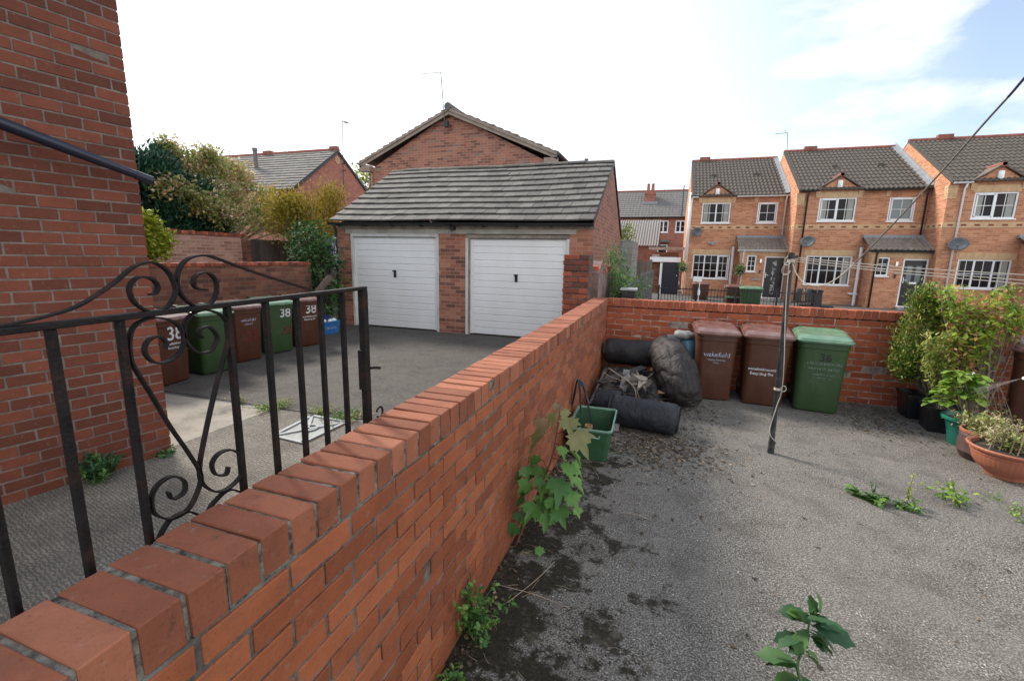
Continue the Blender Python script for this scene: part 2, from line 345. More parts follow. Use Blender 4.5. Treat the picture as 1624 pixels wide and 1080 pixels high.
M['soil'] = simple('soil', (.035,.027,.02), .95, .5, 30, bump=1, bs=50)
M['terracotta'] = simple('terracotta', (.36,.125,.070), .65, .15, 4, bump=.06, dirt=(.42,.21,.15))
M['pot_green'] = simple('pot_green', (.018,.16,.115), .35, .15, 4, bump=.03)
M['pot_brown'] = simple('pot_brown', (.085,.045,.04), .6, .25, 5, bump=.1)
M['litter'] = attr_mat('litter', [(0, (.028,.02,.014)), (.6, (.07,.047,.03)), (.85, (.18,.12,.07)), (1, (.38,.29,.19))], .95)
M['moss'] = attr_mat('moss', [(0, (.018,.014,.010)), (.7, (.035,.028,.018)), (1, (.055,.05,.022))], 1, bump=.8)
M['pebble'] = attr_mat('pebble', [(0, (.12,.11,.10)), (.7, (.30,.28,.25)), (1, (.6,.57,.52))], .8)
M['card'] = simple('cardboard', (.33,.19,.11), .9, .2, 6)
M['board'] = simple('grey_board', (.36,.37,.37), .7, .12, 5)
M['blue_bottle'] = simple('pale_blue_plastic', (.06,.17,.24), .35, .3, 6)
def greens(a, b, c): return [(0, a), (.5, b), (1, c)]
M['lf_maple'] = leaf_mat('lf_maple', greens((.045,.13,.03), (.09,.22,.045), (.17,.31,.06)))
M['lf_maple_top'] = leaf_mat('lf_maple_top', greens((.13,.09,.045), (.17,.19,.06), (.25,.18,.10)))
M['lf_conifer'] = leaf_mat('lf_conifer', greens((.008,.04,.022), (.016,.07,.035), (.03,.10,.05)), .1)
M['lf_photinia'] = leaf_mat('lf_photinia', [(0, (.14,.19,.04)), (.4, (.26,.30,.07)), (.65, (.42,.40,.18)), (.85, (.50,.24,.13)), (1, (.66,.56,.40))], .4)
M['lf_golden'] = leaf_mat('lf_golden', greens((.16,.135,.015), (.30,.235,.025), (.42,.33,.05)))
M['lf_yellowgreen'] = leaf_mat('lf_yellowgreen', greens((.12,.17,.01), (.28,.32,.02), (.42,.44,.05)))
M['lf_ivy'] = leaf_mat('lf_ivy', greens((.015,.055,.012), (.035,.11,.022), (.07,.17,.04)), .15, .7)
M['lf_cypress'] = leaf_mat('lf_cypress', [(0, (.04,.10,.014)), (.55, (.13,.22,.03)), (.9, (.32,.36,.055)), (1, (.34,.19,.07))], .2)
M['lf_fern'] = leaf_mat('lf_fern', greens((.14,.22,.03), (.32,.37,.07), (.48,.47,.14)))
M['lf_hyd'] = leaf_mat('lf_hyd', greens((.09,.19,.02), (.20,.34,.04), (.36,.46,.08)))
M['lf_tallbush'] = leaf_mat('lf_tallbush', [(0, (.09,.17,.02)), (.4, (.22,.34,.04)), (.82, (.42,.48,.07)), (.92, (.50,.22,.10)), (1, (.6,.3,.17))], .35)
M['lf_weed'] = leaf_mat('lf_weed', greens((.03,.10,.02), (.08,.20,.035), (.18,.30,.06)))
M['lf_weed_dark'] = leaf_mat('lf_weed_dark', greens((.02,.075,.028), (.04,.12,.04), (.10,.20,.04)))
M['lf_dry'] = leaf_mat('lf_dry', greens((.15,.20,.04), (.34,.36,.10), (.5,.42,.26)))
M['lf_bud'] = leaf_mat('lf_bud', greens((.05,.12,.035), (.10,.20,.06), (.19,.30,.10)))
M['flower'] = plain('flower', (.7,.6,.62), .7)
M['flower_pink'] = plain('flower_pink', (.55,.25,.35), .7)
# ---------------------------------------------------------------- foliage helpers
LEAF = (np.array([(0,0,0),(.32,.45,.06),(0,.5,-.02),(-.32,.45,.06),(0,1,0)], float), [(0,1,2),(0,2,3),(1,4,2),(2,4,3)])
def serr_leaf(n=6, w=.27, jag=.055, fold=.10, droop=.30):
    V, L, Rr = [(0, 0, 0)], [], []
    for i in range(1, n+1):
        y = i/(n+1); V.append((0, y, -droop*y*y))
    V.append((0, 1, -droop)); m0 = len(V)
    for sgn in (1, -1):
        ids = []
        for i in range(1, n+1):
            y = i/(n+1); ww = w*math.sin(math.pi*min(1, y*.93+.05))**.8; q = jag*(1 if i % 2 else -.35)
            V.append((sgn*(ww+q), y+.05*(1 if i % 2 else 0), fold*ww*2-droop*y*y)); ids.append(len(V)-1)
        (L if sgn > 0 else Rr).extend(ids)
    F = [(0, L[0], 1), (0, 1, Rr[0])]
    for i in range(n-1): F += [(1+i, L[i], L[i+1], 2+i), (1+i, 2+i, Rr[i+1], Rr[i])]
    F += [(n, L[-1], n+1), (n, n+1, Rr[-1])]
    return (np.array(V, float), F)
SERR = serr_leaf(); SMOOTHL = serr_leaf(5, .26, 0, .12, .35); WEEDL = serr_leaf(5, .22, .10, .10, .4)
NEEDLE = (np.array([(-.08,0,0),(.08,0,0),(.03,1,.05),(-.03,1,.05)], float), [(0,1,2,3)])
def maple_leaf():
    P = [(0,0,0),(.10,.03,0),(.36,-.02,0),(.30,.14,0),(.56,.22,0),(.46,.33,0),(.60,.60,0),(.40,.54,0),(.34,.66,0),(.18,.60,0),(.14,.80,0),(0,1.05,0)]
    L = P+[(-x,y,0) for x,y,_ in P[1:-1][::-1]]
    V = [(x, y, .26*abs(x)-.50*max(0, y-.15)**2) for x,y,_ in L]+[(0,.35,-.06)]
    n = len(L); return (np.array(V, float), [(i, (i+1)%n, n) for i in range(n)])
MAPLE = maple_leaf()
def rmat(d, roll):
    d = np.array(d, float); d /= np.linalg.norm(d)+1e-9; h = np.array((0, 0, 1.)) if abs(d[2]) < .95 else np.array((1., 0, 0))
    x = np.cross(d, h); x /= np.linalg.norm(x); z = np.cross(x, d)
    c, s_ = math.cos(roll), math.sin(roll); return np.stack([x*c+z*s_, d, -x*s_+z*c], 1)
def put(mb, tmpl, p, d, size, roll=None, r=None, wide=1):
    V, Fc = tmpl
    Q = (V*np.array((wide, 1, 1)))@rmat(d, random.uniform(-.9, .9) if roll is None else roll).T*size+np.array(p)
    mb.add(Q.tolist(), Fc, random.random() if r is None else r)
def rdir(up=0):
    v = rng.normal(size=3); v /= np.linalg.norm(v); v[2] += up; return v
def clumps(mb, blobs, nclump, nleaf, csize, lsize, tmpl=LEAF, up=.1, hollow=.55, rr=(0, 1), wide=1, out=.8):
    """leaves gathered in clumps spread through ellipsoids ((cx,cy,cz),(rx,ry,rz))"""
    C = []
    for c, rad in blobs:
        for _ in range(nclump):
            v = rdir(); v /= np.linalg.norm(v); k = hollow+(1-hollow)*random.random()**.6
            q = np.array(c)+v*np.array(rad)*k; C.append(q); base = random.uniform(*rr)
            for _ in range(nleaf):
                o = rng.normal(size=3)*csize*.5; d = v*out+rdir(up)
                put(mb, tmpl, q+o, d, lsize*random.uniform(.6, 1.3), None, min(1, max(0, base+random.gauss(0, .16))), wide)
    return C
def limbs(mb, base, tips, r0, k=14):
    base = Vector(base)
    for t in random.sample(list(tips), min(k, len(tips))):
        t = Vector(t); mid = base.lerp(t, .5)+Vector((random.uniform(-.08, .08), random.uniform(-.08, .08), .1))*(t-base).length
        mb.tube(catmull([base, mid, t], 4), [r0*(1-.1*i) for i in range(9)], 5)
def textmesh(txt, size, mat, parent, M4, name='lettering', depth=.001, align='CENTER', sx=1):
    c = bpy.data.curves.new('t', 'FONT'); c.body = txt; c.size = size; c.align_x = align; c.extrude = depth; c.offset = size*.012
    o = bpy.data.objects.new('t', c); S.collection.objects.link(o)
    me = bpy.data.meshes.new_from_object(o.evaluated_get(bpy.context.evaluated_depsgraph_get()))
    bpy.data.objects.remove(o); bpy.data.curves.remove(c)
    me.transform(M4@Matrix.Diagonal((sx, 1, 1, 1))); me.materials.clear(); me.materials.append(mat)
    q = bpy.data.objects.new(name, me); S.collection.objects.link(q); q.parent = parent; return q
# ================================================================ GROUND
def sheet(name, pts, z, mat, sub=0):
    mb = MB(); mb.add([(x, y, z) for x, y in pts], [tuple(range(len(pts)))]); o = mb.build(name, mat); return tag(o, kind='structure')
def asphalt(name, base, light, patch, moss=0, wet=.85):
    t = NT(name); n1 = t.noise(160, 3, .7); c = t.ramp(t.noise(105, 3, .75), [(.38, tuple(q*.35 for q in base)), (.5, base), (.62, tuple(q*1.2 for q in light))])
    v = t.n('ShaderNodeTexVoronoi'); v.inputs['Scale'].default_value = 70; t.l(t.obj(), v.inputs['Vector'])
    st = t.ramp(v.outputs['Color'], [(.80, (0,0,0)), (.9, (1,1,1))]); sz = t.ramp(v.outputs['Distance'], [(.22, (1,1,1)), (.36, (0,0,0))])
    c = t.mix(t.mth('MULTIPLY', t.mth('MULTIPLY', st, sz), .8), c, tuple(min(.7, q*2.3) for q in light))
    v2 = t.n('ShaderNodeTexVoronoi'); v2.inputs['Scale'].default_value = 120; t.l(t.obj(), v2.inputs['Vector'])
    s2 = t.ramp(v2.outputs['Color'], [(.68, (0,0,0)), (.76, (1,1,1))]); c = t.mix(t.mth('MULTIPLY', s2, .7), c, tuple(q*.28 for q in base))
    p = t.ramp(t.noise(1.1, 6, .6), [(.38, (0,0,0)), (.68, (1,1,1))]); c = t.mix(t.mth('MULTIPLY', p, .5), c, patch)
    p = t.ramp(t.noise(3.3, 7, .7, vec=t.mapv(loc=(5, 2, 0))), [(.48, (1,1,1)), (.64, (.72,.71,.70))]); c = t.mix(1.0, c, p, 'MULTIPLY')
    if moss:
        sx = t.n('ShaderNodeSeparateXYZ'); t.l(t.obj(), sx.inputs[0])
        near = t.mth('SUBTRACT', 1.0, t.mth('DIVIDE', t.mth('ADD', sx.outputs[0], .85), 1.25), True)
        big = t.noise(3.4, 9, .74); ysm = t.mth('MULTIPLY', t.mth('SUBTRACT', sx.outputs[1], 5.2), -.025); k = t.mth('ADD', t.mth('ADD', big, ysm), t.mth('MULTIPLY', t.mth('POWER', near, 1.6), .22))
        mm = t.ramp(k, [(.655, (0,0,0)), (.70, (1,1,1))]); mm = t.mth('MULTIPLY', mm, t.ramp(t.noise(16, 6, .75), [(.30, (.45,.45,.45)), (.45, (1,1,1))]))
        mm = t.mth('MULTIPLY', mm, t.mth('MULTIPLY', t.mth('GREATER_THAN', near, .001), .96)); c = t.mix(mm, c, t.ramp(t.noise(45, 5, .7), [(.4, (.008,.0065,.004)), (.62, (.034,.027,.014))]))
        sp = t.mth('MULTIPLY', t.ramp(t.noise(9, 4, .6, vec=t.mapv(loc=(9, 4, 0))), [(.695, (0,0,0)), (.71, (1,1,1))]), .85); c = t.mix(sp, c, (.03,.026,.022))
        sp = t.mth('MULTIPLY', t.ramp(t.noise(2.6, 6, .7, vec=t.mapv(loc=(2, 14, 0))), [(.60, (0,0,0)), (.78, (1,1,1))]), .45); c = t.mix(sp, c, (.36,.325,.27))
    nr = t.bump(n1, .3, .004); nr = t.bump(t.noise(40, 5, .6), .2, .006, nr); nr = t.bump(t.noise(2, 4), .3, .05, nr)
    return t.fin(c, wet, nr, spec=.3)
M['asphalt_yard'] = asphalt('asphalt_yard', (.132,.123,.110), (.31,.290,.26), (.158,.147,.132), 1)
M['tarmac'] = asphalt('tarmac_drive', (.076,.070,.064), (.135,.124,.112), (.10,.09,.08))
M['tarmac_far'] = asphalt('tarmac_far', (.11,.105,.10), (.17,.165,.16), (.14,.135,.13))
def concrete(name, ridge):
    t = NT(name); c = t.ramp(t.noise(2.2, 7, .65), [(.35, (.19,.172,.147)), (.65, (.32,.292,.25))])
    sp = t.noise(130, 4, .7); c = t.mix(.6, c, t.ramp(sp, [(.3, (.3,.3,.3)), (.7, (.8,.8,.8))]), 'OVERLAY')
    nr = t.bump(sp, .4, .004)
    if ridge:
        wv = t.n('ShaderNodeTexWave', bands_direction='Y'); wv.inputs['Scale'].default_value = 14; wv.inputs['Distortion'].default_value = 9; wv.inputs['Detail'].default_value = 5; wv.inputs['Detail Scale'].default_value = 2.2; wv.inputs['Detail Roughness'].default_value = .65
        t.l(t.mapv((1, 1, 1), rot=(0, 0, R(12))), wv.inputs[0]); w = t.mth('MULTIPLY', wv.outputs['Fac'], t.ramp(t.noise(3, 5, .7), [(.35, (.35,.35,.35)), (.6, (1,1,1))])); w2 = t.ramp(w, [(.05, (.42,.42,.42)), (.65, (1.05,1.03,1.0))])
        c = t.mix(.85, c, w2, 'MULTIPLY'); nr = t.bump(w, 1, .012, nr)
    d = t.ramp(t.noise(1.6, 7, .75, vec=t.mapv(loc=(4, 4, 0))), [(.56, (0,0,0)), (.66, (1,1,1))]); c = t.mix(t.mth('MULTIPLY', d, .6), c, (.05,.045,.04))
    return t.fin(c, .92, nr)
M['conc_ridge'] = concrete('conc_ridge', True); M['conc'] = concrete('conc', False)
sheet('ground', [(-220, -60), (220, -60), (220, 300), (-220, 300)], -.012, M['tarmac_far'])
sheet('driveway', [(-10.5, 3.9), (-1.0, 4.05), (-1.0, 9.75), (-10.5, 9.75)], -.004, M['tarmac'])
sheet('concrete_path', [(-5.2, -2.5), (-1.0, -2.5), (-1.0, 4.06), (-2.95, 4.02), (-4.28, 3.93), (-4.28, 2.60)], .004, M['conc_ridge'])
sheet('concrete_slab', [(-9, 2.2), (-4.29, 2.2), (-4.29, 3.93), (-6.1, 3.87), (-9, 3.85)], .002, M['conc'])
sheet('yard_surface', [(-.93, -2.5), (7.5, -2.5), (7.5, 7.2), (-.93, 7.2)], 0, M['asphalt_yard'])
# ================================================================ BRICK WALLS
def brickwall(mb, o, d, L, z0, nc, bl=.259, bh=.086, th=.215, j=.011, zf=None, half0=0, jit=.0018, endcut=True, proud=.0):
    """stretchers laid course by course as separate chamfered blocks"""
    d = Vector((d[0], d[1], 0)).normalized(); nrm = Vector((-d.y, d.x, 0))
    for c in range(nc):
        s0 = -(bl/2)*((c+half0) % 2)-random.choice((0, 0, 0, bl/4))*0
        s = s0
        while s < L-.01:
            a, b = max(s, 0), min(s+bl-j, L)
            if b-a > .03:
                z = z0+c*bh; zz = (zf(( a+b)/2) if zf else 0)*((c+1)/nc)
                off = random.gauss(0, .0015)
                Mx = Matrix((( d.x, nrm.x, 0, o[0]), (d.y, nrm.y, 0, o[1]), (0, 0, 1, 0), (0, 0, 0, 1)))
                mb.box((a, -proud+off, z+zz), (b, th+proud+off, z+bh-j+zz), None, Mx, jit)
            s += bl
wall = thing('brick_wall', 'long waist-high red brick garden wall with brick-on-edge coping running away from the camera', 'wall', (-.93, 3, 0))
bm_ = MB(); rise = lambda s: .05*s/7.0
brickwall(bm_, (-.8215, -1.2, 0), (0, 1), 8.2, -.008, 14, bl=.232, bh=.0775, zf=lambda s: .05*(s-1.2)/7)
bm_.build('brickwork', M['brick_yard'], wall, bevel=.003)
mo = MB()
for k in range(164):
    y = -1.19+k*.05; mo.box((-1.030, y, -.05), (-.8275+random.uniform(-.002, .0025), y+.05, 1.075+.05*y/7))
mo.build('mortar', M['mortar'], wall)
cp = MB(); y = -1.2
while y < 7.0:
    z = 1.185+.05*y/7+random.gauss(0, .0012)
    cp.box((-1.047+random.gauss(0, .002), y, z-.104), (-.820+random.gauss(0, .002), y+.0745, z), None, None, .0018); y += .0863
cp.build('coping', M['brick_cope'], wall, bevel=.003)
cm = MB()
for k in range(82):
    y = -1.19+k*.1; z = 1.176+.05*y/7; cm.box((-1.042+random.uniform(-.002, .002), y, z-.10), (-.8255, y+.1, z+random.uniform(.0, .004)), None, None, .003)
cm.build('coping_mortar', M['mortar_cope'], wall)
# far yard wall
YF = 7.0
fw = thing('brick_wall', 'red brick wall across the far end of the yard behind the three wheelie bins', 'wall', (3, YF, 0))
b2 = MB(); brickwall(b2, (-.822, YF, 0), (1, 0), 8.3, -.005, 13, th=.2, half0=1); b2.build('brickwork', M['brick_far'], fw, bevel=.003)
mo = MB(); mo.box((-.82, YF+.003, -.05), (7.47, YF+.19, 1.13)); mo.build('mortar', M['mortar_far'], fw)
cp = MB(); x = -.822
while x < 7.4:
    cp.box((x, YF-.004+random.gauss(0, .002), 1.117), (x+.074, YF+.205, 1.232+random.gauss(0, .002)), None, None, .0015); x += .0863
cp.build('coping', M['brick_far'], fw, bevel=.003)
cm = MB(); cm.box((-.82, YF+.003, 1.105), (7.45, YF+.198, 1.225)); cm.build('coping_mortar', M['mortar_far'], fw)
# house corner on the left
CX, CY = -4.179, 2.695; A5 = R(10.5); dL = Vector((math.sin(A5), math.cos(A5), 0)); nL = Vector((math.cos(A5), -math.sin(A5), 0))
lh = thing('brick_house', 'shaded red brick house corner filling the left edge beside the concrete path', 'house', (CX, CY, 0))
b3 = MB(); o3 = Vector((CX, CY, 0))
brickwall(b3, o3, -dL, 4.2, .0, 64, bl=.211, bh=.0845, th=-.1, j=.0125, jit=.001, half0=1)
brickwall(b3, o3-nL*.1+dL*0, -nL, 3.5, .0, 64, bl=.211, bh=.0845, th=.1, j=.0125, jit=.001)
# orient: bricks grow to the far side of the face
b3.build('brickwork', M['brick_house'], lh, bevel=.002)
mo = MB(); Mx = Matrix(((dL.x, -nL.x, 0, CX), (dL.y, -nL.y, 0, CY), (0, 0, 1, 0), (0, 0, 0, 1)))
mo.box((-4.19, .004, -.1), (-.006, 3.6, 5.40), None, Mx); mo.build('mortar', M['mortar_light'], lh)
rf = MB()
Mr = Mx
for i in range(14):
    for sgn in (0, 1):
        y0 = -.35+i*.3; z0 = 5.25+i*.2
        if sgn == 0: rf.box((-4.4, y0, z0), (.2, y0+.34, z0+.05), None, Mr)
rf.build('roof', M['tile_row'], lh)
gt = MB(); p0 = Vector((CX, CY, 0))+nL*.42-dL*4.2+Vector((0, 0, 5.22)); gt.tube([p0, p0+dL*4.4], .06, 10); gt.build('gutter', M['gutter'], lh, smooth=True)
# dark pole slanting down across the wall
def onleft(u, v, off):
    d = Fv*FPX+Rv*(u-812)-Uv*(v-540); o = Vector((0, 0, CH)); t = ((Vector((CX, CY, 0))+nL*off-o).dot(nL))/d.dot(nL); return o+d*t
q0, q1 = onleft(-120, 150, .16), onleft(238, 286, .16)
pl = MB(); pl.tube([q0+(q0-q1)*.8, q0, q0.lerp(q1, .6), q1], [.044, .042, .037, .030], 14); pl.tube([q1-(q1-q0).normalized()*.10, q1+(q1-q0).normalized()*.012], .035, 14)
o = pl.build('slanting_pole', simple('pole_navy', (.010,.015,.032), .35, .2, 5, bump=0), smooth=True, autos=40)
tag(o, 'dark navy pole slanting down across the left brick wall', 'pole')
# ================================================================ IRON GATE
GX = -1.1
gate = thing('iron_gate', 'rusty black wrought iron gate with scrollwork standing open along the brick wall', 'gate', (GX, .9, 0))
def gp(px, k=5, dx=0): return catmull([at(u, v, x=GX+dx) for u, v in px], k)
g = MB(); yr0 = -.15; yr1 = 1.475
def railz(y): return 1.676+.017*(y-.45)
g.box((GX-.013, yr0, 0), (GX+.013, yr1, .013)); g.v = [(x, y, z+railz(y)) for x, y, z in g.v]; g.build('top_rail', M['iron'], gate, bevel=.002)
g = MB(); g.box((GX-.011, yr0, .10), (GX+.011, yr1-.01, .113)); g.build('bottom_rail', M['iron'], gate, bevel=.002)
g = MB(); g.box((GX-.014, yr1-.028, .05), (GX+.014, yr1, railz(yr1))); g.box((GX-.02, yr1-.034, 1.30), (GX+.016, yr1-.027, 1.46)); g.build('hinge_post', M['iron'], gate, bevel=.002)
g = MB(); g.tube([(GX+.0, yr1-.014, 1.385), (GX+.03, yr1+.01, 1.385), (GX+.05, yr1+.012, 1.385)], .006, 6); g.build('hinge', M['iron'], gate, smooth=True); g = MB()
c0 = Vector((GX+.04, yr1+.012, 1.20)); g.tube([c0+Vector((.0, .02*math.cos(w), .022*math.sin(w))) for w in np.linspace(-2.6, 2.9, 14)], .0045, 6)
g.build('latch_ring', M['iron'], gate, smooth=True)
for yb in (.405, .520, .637, .889, 1.010, 1.130, 1.232, 1.342, .17, .05, -.08):
    g = MB(); dz = random.uniform(-.003, .003); g.box((GX-.0095, yb-.0065+dz*0, .113), (GX+.0095, yb+.0065, railz(yb)), None, None, .0012); g.build('bar', M['iron'], gate, bevel=.0015)
SC = [
 [(-60,520),(0,517),(60,505),(115,489),(150,470),(183,447),(211,424),(240,416),(265,430),(277,453),(277,468),(268,484),(251.5,494),(238,495),(223,488),(211,477.5),(205,461),(208,449),(219,440),(232.5,440),(245,446),(250,456),(246,465),(237,467)],
 [(494,460),(440,444),(389,427),(349,412),(329,406),(312.5,406),(297.6,411),(286.7,422),(281,437),(281,453),(286.7,467),(297.6,479),(311,485.7),(328.7,483.7),(339.6,473.5),(343.6,458.6),(341,443.7),(331.4,434),(320.6,433),(309.8,438),(306.4,447.8),(309.8,456),(318,459),(326,460)],
 [(261.7,551.7),(263,543),(251.7,533.3),(235,540),(229,555),(236.7,570),(253,576),(273,570),(286.7,556.7),(291.7,536.7),(283,516.7),(263,506),(236.7,505),(213,516.7),(205,540),(206.7,566.7),(213,583),(240,626.7),(270,676.7),(296.7,715),(316.7,748),(316.7,769),(300,805),(272,822),(246,815),(240,791),(250,769),(272,755),(291.7,762),(291.7,780),(274,791),(266.7,780)],
 [(320.6,536),(315,525),(329,518),(341.4,527.8),(344,539),(334.4,555.6),(317.8,559.7),(301,550),(291.4,533.3),(292.8,514),(304,498.6),(323,491.7),(345.6,497),(359.4,511),(362,533),(356.7,561),(348,591.7),(336,640),(323,700),(316.7,738),(319.4,763.3),(339,779),(361,774.4),(383,752),(383,724.4),(366.7,713.3),(347,719),(336,735.6),(341.7,752),(358,752),(362,740)],
 [(250,858),(258,841),(267,827),(282,816),(300,811),(322,820)],
 [(327,820),(334,803),(344,791),(356,780),(368,776),(386,782)]]
for i, pxs in enumerate(SC):
    g = MB(); g.strap(gp(pxs, 5, .0), (1, 0, 0), .015, .0045); g.build('scroll', M['iron'], gate, smooth=True, autos=50)
# ================================================================ GARAGE
GY = 9.7; gx0, gx1 = -7.98, -1.53
D1 = (-7.60, -5.13, 2.22); D2 = (-4.44, -2.02, 2.20)
gar = thing('garage', 'brick double garage with two white panelled doors under a low grey tiled roof', 'garage', (-4.7, GY, 0))
def cells(mb, x0, x1, z0, z1, holes, y, dep=.1, back=None, r=.5):
    """flat wall face with real openings and reveals; faces -y"""
    xs = sorted({x0, x1, *[q for h in holes for q in (h[0], h[1])]}); zs = sorted({z0, z1, *[q for h in holes for q in (h[2], h[3])]})
    for i in range(len(xs)-1):
        for j in range(len(zs)-1):
            cx, cz = (xs[i]+xs[i+1])/2, (zs[j]+zs[j+1])/2
            if any(h[0] < cx < h[1] and h[2] < cz < h[3] for h in holes): continue
            mb.add([(xs[i], y, zs[j]), (xs[i+1], y, zs[j]), (xs[i+1], y, zs[j+1]), (xs[i], y, zs[j+1])], [(0,1,2,3)], r)
    for a, b, c, d in holes:
        for P4 in (((a,y,c),(a,y,d),(a,y+dep,d),(a,y+dep,c)), ((b,y,c),(b,y+dep,c),(b,y+dep,d),(b,y,d)), ((a,y,d),(b,y,d),(b,y+dep,d),(a,y+dep,d)), ((a,y,c),(a,y+dep,c),(b,y+dep,c),(b,y,c))):
            mb.add(P4, [(0,1,2,3)], r)
ZE, YR, ZR, YB = 2.60, 12.43, 4.27, 15.3
w = MB(); cells(w, gx0, gx1, -.05, 2.42, [(D1[0], D1[1], -.05, D1[2]+.12), (D2[0], D2[1], -.05, D2[2]+.12)], GY, .22); w.build('front_wall', M['brick_garage'], gar)
w = MB()
for X, fl in ((gx1, 0), (gx0, 1)):
    P5 = [(X, GY, -.05), (X, YB, -.05), (X, YB, 2.5), (X, YR, ZR-.1), (X, GY, 2.50)]; w.add(P5, [(0,1,2,3,4) if not fl else (4,3,2,1,0)])
w.add([(gx0, YB, -.05), (gx0, YB, 2.5), (gx1, YB, 2.5), (gx1, YB, -.05)], [(0,1,2,3)]); w.build('side_wall', M['brick_side'], gar)
w = MB(); w.box((gx0+.02, GY-.02, 2.42), (gx1-.0, GY+.1, 2.53)); w.build('fascia', M['wood_weather'], gar, bevel=.004)
w = MB(); w.box((D1[0]-.15, GY-.012, 2.315), (D2[1]+.14, GY+.1, 2.418)); w.build('lintel', M['fascia'], gar, bevel=.003)
for k, (a, b, zt) in enumerate((D1, D2)):
    w = MB(); fm = M['wood_white'] if k == 0 else M['wood_weather']
    w.box((a, GY-.004, zt+.022), (b, GY+.10, zt+.098)); w.build('door_frame', fm, gar, bevel=.003)
    for e0 in (a, b-.062): w = MB(); w.box((e0, GY-.002, -.02), (e0+.062, GY+.10, zt+.02)); w.build('door_jamb', M['wood_white'], gar, bevel=.003)
    if k == 1:
        w = MB(); w.box((a+.064, GY+.01, -.02), (a+.10, GY+.10, zt+.02)); w.build('door_frame', M['wood_weather'], gar, bevel=.003)
    a2, b2_ = a+(.065 if k == 0 else .103), b-.065
    dr = MB(); ny = 14; z0 = .02; H_ = zt-z0; 
    dr.box((a2, GY+.075, z0), (b2_, GY+.095, zt+.01))
    for e0, e1 in ((a2, a2+.07), (b2_-.07, b2_)): dr.box((e0, GY+.056, z0), (e1, GY+.075, zt+.008))
    for i in range(ny):
        za, zb = z0+H_*i/ny, z0+H_*(i+1)/ny
        vs = []
        for x_ in (a2+.073, b2_-.073):
            for yy, zz in ((GY+.073, za+.002), (GY+.058, za+.014), (GY+.057, zb-.014), (GY+.073, zb-.002)): vs.append((x_, yy, zz))
        dr.add(vs, [(0,4,5,1), (1,5,6,2), (2,6,7,3), (0,1,2,3), (7,6,5,4)])
    dob = dr.build('garage_door', M['garage_white'], gar); xc = (a2+b2_)/2; zh = 1.36
    h = MB(); h.box((xc-.035, GY+.042, zh-.09), (xc+.03, GY+.058, zh+.08)); h.tube([(xc-.05, GY+.02, zh+.06), (xc+.02, GY+.01, zh+.06)], .015, 8); h.tube([(xc+.02, GY+.012, zh+.06), (xc+.02, GY+.015, zh-.09)], .013, 8)
    h.build('door_handle', M['black'], dob, smooth=True, autos=40)
def tiled(mb, p00, p10, p01, nx, ny, th=.028, over=1.12, sag=None, gap=.004, jit=.003, wob=.004):
    """flat interlocking tiles laid on the plane p00 (eave start) p10 (eave end) p01 (top start)"""
    p00, p10, p01 = Vector(p00), Vector(p10), Vector(p01); ex = (p10-p00); ey = (p01-p00); nn = ex.cross(ey).normalized()
    for j in range(ny):
        for i in range(nx+1):
            sx_ = (i-(.5 if j % 2 else 0))/nx; a, b = max(0, sx_), min(1, sx_+1/nx)
            if b-a < .002: continue
            gx = gap/ex.length; c, d = j/ny, min((j+over)/ny, 1.0)
            def pt(s, t_, h):
                q = p00+ex*s+ey*t_+nn*h
                if sag: q = q+Vector((0, 0, -sag(s, t_)))
                return q
            w0 = random.gauss(0, wob); w1 = random.gauss(0, wob); base = .012; lift = th*1.0
            vs = [pt(a, c, base+lift*.35), pt(b-gx, c, base+lift*.35), pt(b-gx, d, base-.006), pt(a, d, base-.006),
                  pt(a, c, base+lift*1.35+w0), pt(b-gx, c, base+lift*1.35+w1), pt(b-gx, d, base+lift*.15), pt(a, d, base+lift*.15)]
            mb.add(vs, [(0,3,2,1),(4,5,6,7),(0,1,5,4),(1,2,6,5),(2,3,7,6),(3,0,4,7)])
sagf = lambda s, t_: .035*math.sin(math.pi*s)*math.sin(math.pi*min(1, t_+.1))+.012*math.sin(9*s+3*t_)
rf = MB(); ex0, ex1 = gx0-.10, gx1+.02
tiled(rf, (ex0, GY-.16, ZE), (ex1, GY-.16, ZE-.03), (ex0, YR, ZR), 22, 10, th=.038, sag=sagf)
rfo = rf.build('roof', M['tile_garage'], gar, bevel=.004)
rf = MB(); tiled(rf, (ex1, YB+.2, ZE-.05), (ex0, YB+.2, ZE-.05), (ex1, YR, ZR), 22, 10, th=.03)
rf.build('roof', M['tile_garage'], gar)
rd = MB(); x = ex0
while x < ex1-.05:
    L = min(.45, ex1-x); zz = ZR+.0+random.gauss(0, .006); vs = []
    for xx in (x, x+L-.008):
        for w_ in np.linspace(0, math.pi, 7): vs.append((xx, YR+.12*math.cos(w_), zz+.085*math.sin(w_)-.02-sagf((xx-ex0)/(ex1-ex0), .9)))
    rd.add(vs, [(k, k+1, k+8, k+7) for k in range(6)]+[tuple(range(7))[::-1], tuple(range(7, 14))]); x += L
rd.build('ridge', M['tile_ridge'], rfo)
w = MB()
for s in (0,): w.add([(ex1-.012, GY-.17, ZE-.075), (ex1-.012, YR, ZR-.05), (ex1-.012, YB+.2, ZE-.12), (ex1-.012, YB+.2, ZE-.02), (ex1-.012, YR, ZR+.03), (ex1-.012, GY-.17, ZE+.0),
        (ex1+.01, GY-.17, ZE-.075), (ex1+.01, YR, ZR-.05), (ex1+.01, YB+.2, ZE-.12), (ex1+.01, YB+.2, ZE-.02), (ex1+.01, YR, ZR+.03), (ex1+.01, GY-.17, ZE+.0)],
        [(0,1,4,5),(1,2,3,4),(11,10,7,6),(10,9,8,7),(0,6,7,1),(1,7,8,2),(5,4,10,11),(4,3,9,10)])
w.build('verge', M['gutter'], gar)
